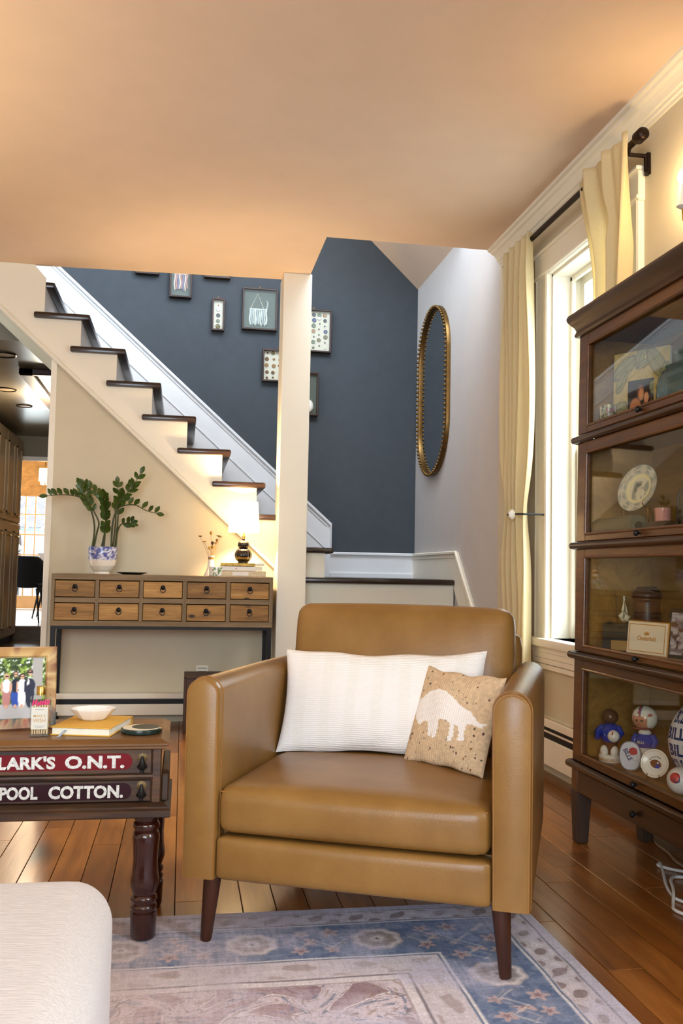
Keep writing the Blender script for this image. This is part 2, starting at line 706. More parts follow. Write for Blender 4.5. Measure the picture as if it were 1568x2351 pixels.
# right wall with two window openings
W1 = (3.22, 3.95, 0.60, 2.28)
W2 = (-0.55, 0.65, 0.60, 2.28)
mb = MB()
X0, X1 = WX, WX + 0.2
for ya, yb, za, zb in ((-2.4, W2[0], 0, CH), (W2[0], W2[1], 0, W2[2]), (W2[0], W2[1], W2[3], CH), (W2[1], W1[0], 0, CH),
                       (W1[0], W1[1], 0, W1[2]), (W1[0], W1[1], W1[3], CH), (W1[1], 4.66, 0, CH)):
    mb.box((X0, ya, za), (X1, yb, zb))
obj('wall_right', mb, M['wall'], **S)
obj('wall_stair_right', MB().box((WX, 4.66, 0), (WX + 0.2, 6.62, 4.9)), M['wall_cool'], **S)

# wall under the stairs: top edge follows the stringer
SL = -0.189 / 0.209


def zline(x):
    return 1.147 + SL * (x - 0.259)


obj('wall_back', MB().prism([(-0.755, 0), (0.70, 0), (0.70, zline(0.70)), (-0.755, zline(-0.755))], WB, WB + 0.08, 1), M['wall'], **S)
obj('wall_back_left', MB().box((-3.4, WB, 0), (-1.9, WB + 0.12, CH + 0.2)), M['wall'], **S)
obj('wall_left', MB().box((-3.4, -2.4, 0), (-3.2, 5.6, CH)), M['wall'], **S)
mb = MB()
for xa, xb, za, zb in ((-3.2, -2.1, 0, CH), (-2.1, 0.3, 0, 0.6), (-2.1, 0.3, 2.4, CH), (0.3, 1.65, 0, CH)):
    mb.box((xa, -2.4, za), (xb, -2.25, zb))
obj('wall_front', mb, M['wall'], **S)

# stairwell: slate-blue rear wall, sloped soffit of the flight above
dk = [(WX + 0.2, 0), (-0.70, 0), (-0.70, 2.06), (-2.6, 2.06 + 1.9 * 0.904), (-2.6, 4.9), (WX + 0.2, 4.9)]
obj('wall_stairwell', MB().prism(dk, 6.45, 6.62, 1), M['navy'], **S)
sc = [(1.66, 2.965), (1.66, 3.1), (-1.0, 5.62), (-1.0, 5.49), ]
obj('ceiling_stairwell', MB().prism(sc, 5.3, 6.46, 1), M['ceiling'], **S)
obj('wall_upper_left', MB().box((-2.7, 5.3, 3.0), (-2.6, 6.6, 5.2)), M['wall_cool'], **S)
# underside of the flight and side of the closet below it
sf = [(-0.745, zline(-0.745) - 0.0), (-0.745, zline(-0.745) + 0.05), (-2.4, zline(-2.4) + 0.05), (-2.4, zline(-2.4))]
obj('ceiling_under_stairs', MB().prism(sf, WB + 0.03, 6.46, 1), M['wall'], **S)
obj('wall_closet', MB().box((-0.755, WB + 0.08, 0), (-0.70, 6.45, 2.05)), M['wall'], **S)
# white corner trim of the doorway
box('trim_1', (-0.785, WB - 0.014, 0), (-0.752, WB + 0.1, zline(-0.77)), M['trim'], bevel=0.003, **S)
# square post beside the flight
box('post', (0.533, 5.25, 0), (0.70, 5.45, CH), M['trim'], bevel=0.003, **S)

# crown moulding on the right wall
cpf = [(1.566, 2.63), (1.570, 2.619), (1.584, 2.615), (1.590, 2.606), (1.604, 2.600), (1.616, 2.586), (1.624, 2.570), (1.632, 2.566), (1.634, 2.556), (1.641, 2.552), (1.643, 2.540), (1.652, 2.540), (1.652, 2.63)]
obj('trim_2', MB().prism([(p[0], p[1]) for p in cpf], -2.2, 4.635, 1), M['trim'], smooth=False, **S)

# ------------------------------------------------------------------ window in the right wall
win = bpy.data.objects.new('window_1', None)
link(win, None, **S)
CX = WX - 0.024
ya, yb, za, zb = W1


def casing(name, y0, y1):
    mb = MB()
    pf = [(WX + 0.002, y0), (CX, y0), (CX - 0.004, y0 + 0.01), (CX, y0 + 0.022), (CX + 0.004, (y0 + y1) / 2), (CX, y1 - 0.022), (CX - 0.004, y1 - 0.01), (CX, y1), (WX + 0.002, y1)]
    mb.prism(pf, za, zb + 0.02, 2)
    return obj(name, mb, M['trim'], win)


casing('casing', yb, yb + 0.135)
casing('casing', ya - 0.135, ya)
box('head_casing', (CX - 0.003, ya - 0.145, zb), (WX + 0.002, yb + 0.145, zb + 0.125), M['trim'], win, bevel=0.004)
box('head_bead', (CX - 0.012, ya - 0.15, zb + 0.004), (CX, yb + 0.15, zb + 0.02), M['trim'], win, bevel=0.004)
box('head_cap', (CX - 0.016, ya - 0.155, zb + 0.112), (WX, yb + 0.155, zb + 0.128), M['trim'], win, bevel=0.004)
box('stool', (CX - 0.032, ya - 0.16, za - 0.038), (WX + 0.15, yb + 0.175, za), M['trim'], win, bevel=0.008, bseg=2)
mb = MB()
for k in range(4):
    mb.box((CX - 0.003 * k, ya - 0.13, za - 0.14 + 0.025 * k), (WX + 0.002, yb + 0.14, za - 0.118 + 0.027 * k))
obj('apron', mb, M['trim'], win, bevel=0.002)
box('jamb', (WX + 0.001, yb - 0.012, za), (WX + 0.15, yb + 0.002, zb), M['trim'], win)
box('jamb', (WX + 0.001, ya - 0.002, za), (WX + 0.15, ya + 0.012, zb), M['trim'], win)
box('jamb', (WX + 0.001, ya, zb - 0.012), (WX + 0.15, yb, zb + 0.002), M['trim'], win)
box('stop', (WX + 0.085, yb - 0.035, za), (WX + 0.105, yb - 0.012, zb), M['trim'], win, bevel=0.003)
box('stop', (WX + 0.085, ya + 0.012, zb - 0.035), (WX + 0.105, yb - 0.012, zb - 0.012), M['trim'], win, bevel=0.003)
for (z0, z1, xs) in ((za, 1.46, WX + 0.108), (1.43, zb - 0.012, WX + 0.135)):
    fr = MB()
    y0, y1 = ya + 0.012, yb - 0.012
    fr.box((xs, y0, z0), (xs + 0.025, y0 + 0.045, z1)).box((xs, y1 - 0.045, z0), (xs + 0.025, y1, z1))
    fr.box((xs, y0 + 0.045, z0), (xs + 0.025, y1 - 0.045, z0 + 0.05)).box((xs, y0 + 0.045, z1 - 0.04), (xs + 0.025, y1 - 0.045, z1))
    sash = obj('sash', fr, M['trim'], win)
    obj('pane', MB().box((xs + 0.010, y0 + 0.045, z0 + 0.05), (xs + 0.014, y1 - 0.045, z1 - 0.04)), M['pane'], sash)
for nm, w in (('window_2', W2),):
    wn = bpy.data.objects.new(nm, None)
    link(wn, None, **S)
    fr = MB()
    y0, y1, z0, z1 = w
    fr.box((WX - 0.02, y0 - 0.12, z0), (WX, y0, z1 + 0.12)).box((WX - 0.02, y1, z0), (WX, y1 + 0.12, z1 + 0.12))
    fr.box((WX - 0.02, y0, z1), (WX, y1, z1 + 0.12)).box((WX - 0.05, y0 - 0.15, z0 - 0.04), (WX, y1 + 0.15, z0))
    obj('casing', fr, M['trim'], wn)
    obj('pane', MB().box((WX + 0.11, y0, z0), (WX + 0.114, y1, z1)), M['pane'], wn)

# ------------------------------------------------------------------ baseboard heaters
def heater(label, run, u0, u1, face, back, z, flip):
    """run axis 'x' along the back wall or 'y' along the right wall"""
    h = thing('baseboard_heater', label, 'heater')

    def B(name, d0, d1, z0, z1, mat, bev=0.002):
        if run == 'x':
            return box(name, (u0, d0, z0), (u1, d1, z1), mat, h, bev)
        return box(name, (d0, u0, z0), (d1, u1, z1), mat, h, bev)
    B('back_plate', face + 0.02, back, z[0], z[3], M['trim'])
    B('hood', face + 0.006, face + 0.03, z[2], z[3], M['trim'], 0.004)
    B('louvre_slot', face + 0.012, face + 0.022, z[1], z[2], M['black_metal'], 0)
    B('front_panel', face, face + 0.012, z[0], z[1], M['trim'], 0.003)
    return h


heater('long white baseboard heater on the wall under the stairs', 'x', -0.74, 0.52, 5.375, WB - 0.001, (0.047, 0.11, 0.138, 0.17), 0)
h2 = heater('white baseboard heater under the window, behind the bookcase', 'y', -1.9, 4.15, 1.592, WX - 0.001, (0.055, 0.168, 0.192, 0.25), 0)
box('louvre_slot', (1.5965, -1.9, 0.204), (1.6, 4.15, 0.218), M['black_metal'], h2)

# ------------------------------------------------------------------ staircase
st = thing('staircase', 'white painted staircase with dark treads rising left from a landing', 'staircase')
XN = lambda k: -0.576 + 0.209 * (k - 1)
ZT = lambda k: 2.348 - 0.189 * (k - 1)
for k in range(-2, 9):
    box('tread', (XN(k) - 0.315, 5.405 if k > 0 else 5.45, ZT(k) - 0.034), (XN(k), 6.436, ZT(k)), M['tread'], st, bevel=0.012, bseg=2)
    box('riser', (XN(k) - 0.066, WB - 0.002, ZT(k + 1)), (XN(k) - 0.05, 6.436, ZT(k) - 0.034), M['riser'], st)
# open stringer on the room side
poly = [(-0.755, zline(-0.755)), (0.70, zline(0.70)), (0.70, 0.81), (XN(8) - 0.05, 0.81), (XN(8) - 0.05, ZT(8) - 0.034)]
for k in range(7, 0, -1):
    poly += [(XN(k) - 0.05, ZT(k + 1) - 0.03), (XN(k) - 0.05, ZT(k) - 0.034)]
poly += [(XN(0) - 0.05, ZT(1) - 0.03), (XN(0) - 0.05, 2.555), (-0.895, 2.622), (-0.895, 2.629), (-1.378, 2.629)]
obj('stringer', MB().prism(poly, 5.434, 5.448, 1), M['trim'], st)
# bead along the lower edge of the stringer
pts = []
mb = MB()
for dz, rr, yy in ((0.006, 0.011, 5.432), (0.03, 0.005, 5.434)):
    mb.tube([(-1.37, yy, zline(-1.37) + dz), (0.56, yy, zline(0.56) + dz)], rr, 8)
obj('bead_moulding', mb, M['trim'], st, smooth=True)
# landing and the steps that come down from it towards the room
box('landing', (0.69, 5.395, 0.812), (1.636, 6.436, 0.847), M['tread'], st, bevel=0.012, bseg=2)
box('riser', (0.70, WB - 0.015, 0.636), (1.64, WB, 0.812), M['trim'], st)
for i in range(1, 4):
    z = 0.847 - 0.212 * i
    box('tread', (0.70, 5.395 - 0.25 * i, z - 0.034), (1.636, 5.45 - 0.25 * (i - 1), z), M['tread'], st, bevel=0.01)
    box('riser', (0.705, WB - 0.015 - 0.25 * i, max(0, z - 0.212)), (1.636, WB - 0.25 * i, z - 0.034), M['trim'], st)
# skirting boards of the stairwell
zs = lambda x: 2.93 - 0.891 * (x + 0.893)
sk = [(-1.9, zs(-1.9)), (1.03, zs(1.03)), (1.03, 1.013), (1.648, 1.013), (1.648, 0.847), (0.95, 0.847), (-1.9, zline(-1.9) + 0.1)]
obj('skirting', MB().prism(sk, 6.438, 6.4505, 1), M['riser'], st)
mb = MB()
mb.tube([(-1.9, 6.432, zs(-1.9)), (1.03, 6.432, zs(1.03)), (1.034, 6.432, 1.013), (1.64, 6.432, 1.013)], 0.012, 6)
mb.tube([(-1.9, 6.436, zs(-1.9) - 0.035), (1.0, 6.436, zs(1.0) - 0.035)], 0.005, 6)
mb.tube([(-1.9, 6.436, zs(-1.9) - 0.20), (0.99, 6.436, zs(0.99) - 0.20)], 0.005, 6)
mb.box((1.03, 6.425, 0.847), (1.64, 6.44, 0.875))
obj('skirting_cap', mb, M['riser'], st)
# raked skirting on the right wall beside the lower steps
s2 = [(6.45, 1.013), (5.375, 1.013), (5.06, 0.713), (4.42, 0.105), (4.30, 0.105), (4.30, 0.0), (4.6, 0.0), (5.42, 0.79), (6.45, 0.847)]
obj('skirting', MB().prism(s2, WX - 0.014, WX + 0.001, 0), M['trim'], st)
mb = MB()
mb.tube([(WX - 0.016, 6.44, 1.013), (WX - 0.016, 5.375, 1.013), (WX - 0.016, 5.06, 0.713), (WX - 0.016, 4.42, 0.105)], 0.012, 6)
mb.tube([(WX - 0.015, 6.44, 0.985), (WX - 0.015, 5.385, 0.985), (WX - 0.015, 5.07, 0.680), (WX - 0.015, 4.43, 0.075)], 0.005, 6)
obj('skirting_cap', mb, M['trim'], st)

# ------------------------------------------------------------------ kitchen and dining room seen through the doorway
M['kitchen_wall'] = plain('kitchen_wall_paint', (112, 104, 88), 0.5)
M['cabinet'] = plain('taupe_cabinet_paint', (150, 132, 108), 0.35)
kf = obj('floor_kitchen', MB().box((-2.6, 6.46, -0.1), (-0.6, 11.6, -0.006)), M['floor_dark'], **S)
tme = None
for i in range(5):
    for j in range(17):
        if tme is None:
            t_ = obj('floor_tile', MB().box((0.002, 0.002, -0.008), (0.298, 0.298, 0)), M['tile'], kf, bevel=0.002)
            tme = t_.data
        else:
            t_ = bpy.data.objects.new('floor_tile', tme)
            link(t_, kf)
        t_.location = (-2.05 + 0.3 * i, 6.47 + 0.3 * j, 0)
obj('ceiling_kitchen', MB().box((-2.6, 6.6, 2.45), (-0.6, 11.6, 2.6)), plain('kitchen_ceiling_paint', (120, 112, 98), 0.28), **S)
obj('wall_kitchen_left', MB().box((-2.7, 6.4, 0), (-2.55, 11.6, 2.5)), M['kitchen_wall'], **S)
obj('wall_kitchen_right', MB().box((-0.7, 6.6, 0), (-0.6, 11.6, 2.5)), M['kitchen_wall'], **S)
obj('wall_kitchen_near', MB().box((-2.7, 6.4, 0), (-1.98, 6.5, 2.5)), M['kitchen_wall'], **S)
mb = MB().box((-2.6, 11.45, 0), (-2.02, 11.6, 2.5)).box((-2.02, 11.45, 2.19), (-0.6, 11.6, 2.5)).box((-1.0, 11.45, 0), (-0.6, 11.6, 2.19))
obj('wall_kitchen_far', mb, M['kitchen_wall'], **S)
box('trim_3', (-2.04, 11.42, 2.15), (-0.95, 11.452, 2.20), M['riser'], **S)
df = obj('floor_dining', MB().box((-4.2, 11.45, -0.1), (0.4, 16.3, 0.158)), M['tile'], **S)
dme = None
for j in range(26):
    for i in range(2):
        if dme is None:
            t_ = obj('floor_plank', MB().box((0.002, 0.002, -0.012), (1.398, 0.178, 0)), M['pale_plank'], df, bevel=0.002)
            dme = t_.data
        else:
            t_ = bpy.data.objects.new('floor_plank', dme)
            link(t_, df)
        t_.location = (-3.6 + 1.4 * i + 0.4 * (j % 2), 11.48 + 0.18 * j, 0.17)
M['dining_wall'] = plain('dining_wall_paint', (206, 178, 134), 0.8)
obj('wall_dining_left', MB().box((-4.2, 11.5, 0.1), (-4.1, 16.2, 3.0)), M['dining_wall'], **S)
obj('wall_dining_right', MB().box((0.3, 11.5, 0.1), (0.4, 16.2, 3.0)), M['dining_wall'], **S)
obj('ceiling_dining', MB().box((-4.2, 11.5, 2.75), (0.4, 16.2, 2.9)), M['dining_wall'], **S)
mb = MB().box((-4.2, 16.0, 0.1), (-2.86, 16.15, 2.8)).box((-2.2, 16.0, 0.1), (0.4, 16.15, 2.8)).box((-2.86, 16.0, 2.2), (-2.2, 16.15, 2.8))
obj('wall_dining_far', mb, M['dining_wall'], **S)
# glazed garden door: three panes across, five down, each its own pane
dr = bpy.data.objects.new('door_1', None)
link(dr, None, **S)
M['warm_trim'] = plain('cream_door_paint', (226, 196, 150), 0.5)
dx0, dx1, dz0, dz1 = -2.85, -2.21, 0.18, 2.19
mb = MB().box((dx0, 15.97, dz0), (dx0 + 0.07, 16.02, dz1)).box((dx1 - 0.10, 15.97, dz0), (dx1, 16.02, dz1))
mb.box((dx0, 15.97, dz0), (dx1, 16.02, dz0 + 0.21)).box((dx0, 15.97, dz1 - 0.10), (dx1, 16.02, dz1))
dl = obj('door_leaf', mb, M['warm_trim'], dr)
gx0, gx1, gz0, gz1 = dx0 + 0.07, dx1 - 0.10, dz0 + 0.21, dz1 - 0.10
for i in range(1, 3):
    x = gx0 + (gx1 - gx0) * i / 3
    box('muntin', (x - 0.01, 15.98, gz0), (x + 0.01, 16.01, gz1), M['warm_trim'], dl)
for j in range(1, 5):
    z = gz0 + (gz1 - gz0) * j / 5
    box('muntin', (gx0, 15.982, z - 0.01), (gx1, 16.008, z + 0.01), M['warm_trim'], dl)
for i in range(3):
    for j in range(5):
        ax = gx0 + (gx1 - gx0) * i / 3
        az = gz0 + (gz1 - gz0) * j / 5
        box('pane', (ax + 0.008, 15.993, az + 0.008), (ax + (gx1 - gx0) / 3 - 0.008, 15.997, az + (gz1 - gz0) / 5 - 0.008), M['pane'], dl)
# fabric shade over the garden door
sh = thing('roman_shade', 'pleated tan fabric shade above the far garden door', 'shade', (-2.53, 15.93, 2.05))
for i in range(4):
    box('pleat', (-0.45, -0.02 - 0.006 * (i % 2), 0.165 * i), (0.62, 0.0, 0.165 * i + 0.17), fabric('tan_shade_fabric', (196, 160, 110), var=0.2, scale=(9, 9, 9)), sh, 0.006)
# outside: lawn, a grey house and two trees, overexposure put into their pale colours
obj('ground_outside', MB().box((-14, 16.2, -0.1), (10, 40, 0.0)), plain('glare_paled_lawn', (214, 226, 206), 0.9, var=0.15), **S)
hs = thing('neighbour_house', 'grey house with a dark roof beyond the garden door', 'house', (-5.4, 30, 0))
box('house_wall', (-4, 0, 0), (3.6, 4, 2.1), plain('glare_paled_siding', (196, 198, 214), 0.8), hs)
obj('house_roof', MB().prism([(-0.4, 2.1), (4.4, 2.1), (2, 3.6)], -4.3, 3.9, 0), plain('glare_paled_shingle', (140, 132, 140), 0.8), hs)
for tx, ty, th, lab in ((-4.15, 24.0, 2.9, 'bushy tree with glare-pale leaves right of the grey house, outside the garden door'), (-6.2, 26.0, 3.6, 'taller tree in front of the grey house, outside the garden door')):
    tr = thing('tree', lab, 'tree', (tx, ty, 0))
    obj('trunk', MB().tube([(0, 0, 0), (0.05, 0, th * 0.5), (0.0, 0, th * 0.8)], [0.12, 0.09, 0.04], 8), M['walnut_leg'], tr)
    mb = MB()
    for k in range(320):
        a = RND.random() * 2 * pi
        e = RND.random() ** 0.5
        zz = RND.uniform(0.25, 1.1) * th
        p = Vector((cos(a) * e * 0.85, sin(a) * e * 0.85, zz))
        q = Vector((RND.uniform(-1, 1), RND.uniform(-1, 1), RND.uniform(-1, 1))).normalized()
        w = q.orthogonal().normalized()
        mb.add([p - q * .09, p + w * .05, p + q * .09, p - w * .05], [(0, 1, 2, 3)])
    obj('foliage', mb, plain('glare_paled_leaf', (222, 234, 222), 0.8, var=0.12), tr, kind='stuff')
# pantry cabinet along the left of the kitchen
pc = thing('pantry_cabinet', 'tall taupe pantry cabinet with panelled doors in the kitchen', 'cabinet', (-1.93, 9.3, 0))
box('carcass', (-0.6, 0.0, 0.08), (-0.006, 2.02, 2.38), M['cabinet'], pc)
box('plinth', (-0.55, 0.02, 0), (-0.05, 2.0, 0.08), M['black_metal'], pc)
for j, (y0, y1) in enumerate(((0.03, 0.52), (0.53, 1.04), (1.06, 1.55), (1.56, 2.0))):
    for z0, z1, hz in ((0.10, 1.36, 1.22), (1.385, 2.34, 1.45)):
        d = box('door', (-0.006, y0, z0), (0.012, y1, z1), M['cabinet'], pc, 0.003)
        mb = MB()
        for a, b, c_, e in ((y0 + .07, y0 + .09, z0 + .08, z1 - .08), (y1 - .09, y1 - .07, z0 + .08, z1 - .08), (y0 + .07, y1 - .07, z0 + .08, z0 + .1), (y0 + .07, y1 - .07, z1 - .1, z1 - .08)):
            mb.box((0.012, a, c_), (0.022, b, e))
        obj('panel_moulding', mb, M['cabinet'], d)
        yh = (y0 + y1) / 2
        obj('handle', MB().tube([(0.012, yh - .06, hz), (0.04, yh - .05, hz), (0.04, yh + .05, hz), (0.012, yh + .06, hz)], 0.006, 6), M['brass'], d)
# dark wooden frame with patterned inset on the kitchen ceiling
cf = thing('ceiling_frame', 'dark wood frame with patterned inset hung on the kitchen ceiling', 'ceiling panel', (-1.33, 7.5, 2.45))
mb = MB()
for a in ((0, 0, 0.75, 0.05), (0, 0, 0.11, 1.9), (0.64, 0, 0.75, 1.9), (0, 1.85, 0.75, 1.9)):
    mb.box((a[0], a[1], -0.05), (a[2], a[3], 0))
obj('frame', mb, M['dark_frame'], cf, bevel=0.006)
o = obj('patterned_inset', MB().sheet(lambda u, v: (0.1 + 0.55 * u, 0.04 + 1.82 * v, -0.02), 30, 60), M['print'], cf)
colour(o, lambda x, y, z: mixc(mixc(np.tile([92., 84, 76], (len(x), 1)), (160, 160, 160), step(fbm(x * 6, y * 30, 4), .52, .1)), (44, 30, 22), step(fbm(x * 8, y * 26, 9), .55, .08)))
rl = None
for x, y, rr, lab in ((-1.36, 7.05, 0.085, 'recessed ceiling light nearest the kitchen doorway'), (-1.60, 8.45, 0.085, 'middle recessed light of the kitchen ceiling'), (-1.58, 9.28, 0.07, 'recessed light farthest into the kitchen ceiling')):
    rl = thing('recessed_light', lab, 'ceiling light', (x, y, 2.45), 0, 'recessed lights in the kitchen ceiling')
    obj('trim_ring', MB().tube([(rr * cos(2 * pi * k / 24), rr * sin(2 * pi * k / 24), -0.002) for k in range(24)], 0.008, 6, True), M['bronze'], rl, smooth=True)
    obj('lens', MB().lathe([(rr - 0.006, 0.0), (0.01, 0.004)], 20, (0, 0, -0.004)), M['cabinet'], rl)


# dining chairs, table, bowl and chandelier
def dining_chair(loc, rz, label, mat):
    t = thing('dining_chair', label, 'chair', loc, rz, 'dining chairs in the far room')

    def shell(u, v):
        # seat (v<.45) sweeping up into the backrest; +y is the back
        w = 0.23
        x = (u - 0.5) * 2
        if v < 0.45:
            k = v / 0.45
            return (x * w * (0.9 + 0.1 * k), -0.22 + 0.40 * k, 0.44 + 0.03 * x * x - 0.01 * sin(k * pi))
        k = (v - 0.45) / 0.55
        ww = w * (1 - 0.18 * k ** 3)
        if k > 0.9:
            ww *= 1 - (k - 0.9) * 1.6
        return (x * ww, 0.18 + 0.06 * sin(k * pi / 2) - 0.10 * x * x * (1 - 0.3 * k), 0.44 + 0.40 * k)
    mb = MB().sheet(shell, 12, 20)
    o = obj('seat_shell', mb, mat, t, smooth=True)
    sm = o.modifiers.new('thickness', 'SOLIDIFY')
    sm.thickness = 0.05
    for sx in (-1, 1):
        for y0, y1 in ((-0.16, -0.22), (0.14, 0.22)):
            obj('leg', MB().tube([(sx * 0.15, y0, 0.43), (sx * 0.2, y1, 0)], [0.016, 0.009], 8), M['black_metal'], t, smooth=True)
    return t


vel_b = fabric('black_velvet', (18, 18, 20), 0.7)
vel_n = fabric('navy_velvet', (34, 46, 74), 0.7)
dining_chair((-1.98, 12.35, 0.17), pi, 'black dining chair with its back towards the kitchen', vel_b)
dining_chair((-1.80, 13.35, 0.17), pi * 0.5, 'navy blue velvet dining chair beyond the black chair, beside the table', vel_n)
dining_chair((-1.50, 12.35, 0.17), pi, 'navy chair at far right of the doorway, half hidden by trim', vel_n)
dt = thing('dining_table', 'dark dining table under the chandelier in the far room', 'table', (-1.3, 13.1, 0.17))
box('table_top', (-0.6, -0.55, 0.72), (0.8, 0.9, 0.76), M['crate'], dt, 0.006)
for sx in (-0.4, 0.7):
    for sy in (-0.45, 0.8):
        box('leg', (sx - 0.03, sy - 0.03, 0), (sx + 0.03, sy + 0.03, 0.72), M['crate'], dt)
bw = obj('bowl', MB().lathe([(0.05, 0), (0.055, 0.01), (0.11, 0.06), (0.15, 0.13), (0.145, 0.13), (0.10, 0.065), (0.01, 0.03)], 28), M['white_glaze'], smooth=True)
bw.location = (-1.80, 12.95, 0.93)
tag(bw, 'white patterned serving bowl on the edge of the dining table', 'bowl')
ch = thing('chandelier', 'lit chandelier with drum shade and crystal drops in the dining room', 'lamp', (-1.90, 13.0, 2.05))
obj('shade', MB().lathe([(0.085, 0.0), (0.08, 0.17)], 20, cap=False), emit('lit_chandelier_shade', (255, 226, 150), 6), ch)
obj('stem', MB().tube([(0, 0, 0.1), (0, 0, 0.7)], 0.008, 6), M['brass'], ch)
for k in range(6):
    a = 2 * pi * k / 6
    obj('crystal', MB().ball((0.05 * cos(a), 0.05 * sin(a), -0.03), 0.014, 6, 4, (1, 1, 1.8)), M['white_glaze'], ch)
bulb('chandelier_bulb', (-1.90, 13.0, 1.95), 24, (1, 0.72, 0.38), 0.05)
bulb('kitchen_fill', (-1.25, 8.6, 2.2), 42, (1, 0.80, 0.55), 0.06)  # unseen fill light, added to brighten the dark kitchen
bulb('dining_lamp', (-3.2, 14.2, 2.1), 60, (1, 0.72, 0.38), 0.08)

# ================================================================== rug (flat print woven into one cloth)
RX, RY = 0.915, 2.412
xs_ = np.concatenate([np.linspace(-2.1, -0.16, 40), np.linspace(-0.155, RX, 430)])
ys_ = np.concatenate([np.linspace(0.2, 1.66, 60), np.linspace(1.664, RY, 300)])
gx, gy = np.meshgrid(xs_, ys_)
nx, ny = len(xs_), len(ys_)
vs = np.stack([gx.ravel(), gy.ravel(), np.full(gx.size, 0.005)], 1)
idx = np.arange(nx * ny).reshape(ny, nx)
q = np.stack([idx[:-1, :-1], idx[:-1, 1:], idx[1:, 1:], idx[1:, :-1]], -1).reshape(-1, 4)
me = bpy.data.meshes.new('rug')
me.vertices.add(len(vs))
me.vertices.foreach_set('co', vs.astype(np.float32).ravel())
me.loops.add(q.size)
me.loops.foreach_set('vertex_index', q.ravel().astype(np.int32))
me.polygons.add(len(q))
me.polygons.foreach_set('loop_start', np.arange(0, q.size, 4, dtype=np.int32))
me.update(calc_edges=True)
me.validate()
rug = bpy.data.objects.new('rug', me)
link(rug)
tag(rug, 'faded blue and pink oriental rug under the leather armchair', 'rug')
me.materials.append(colattr('rug_pile', 0.95, 0.1, 0.6, 500))


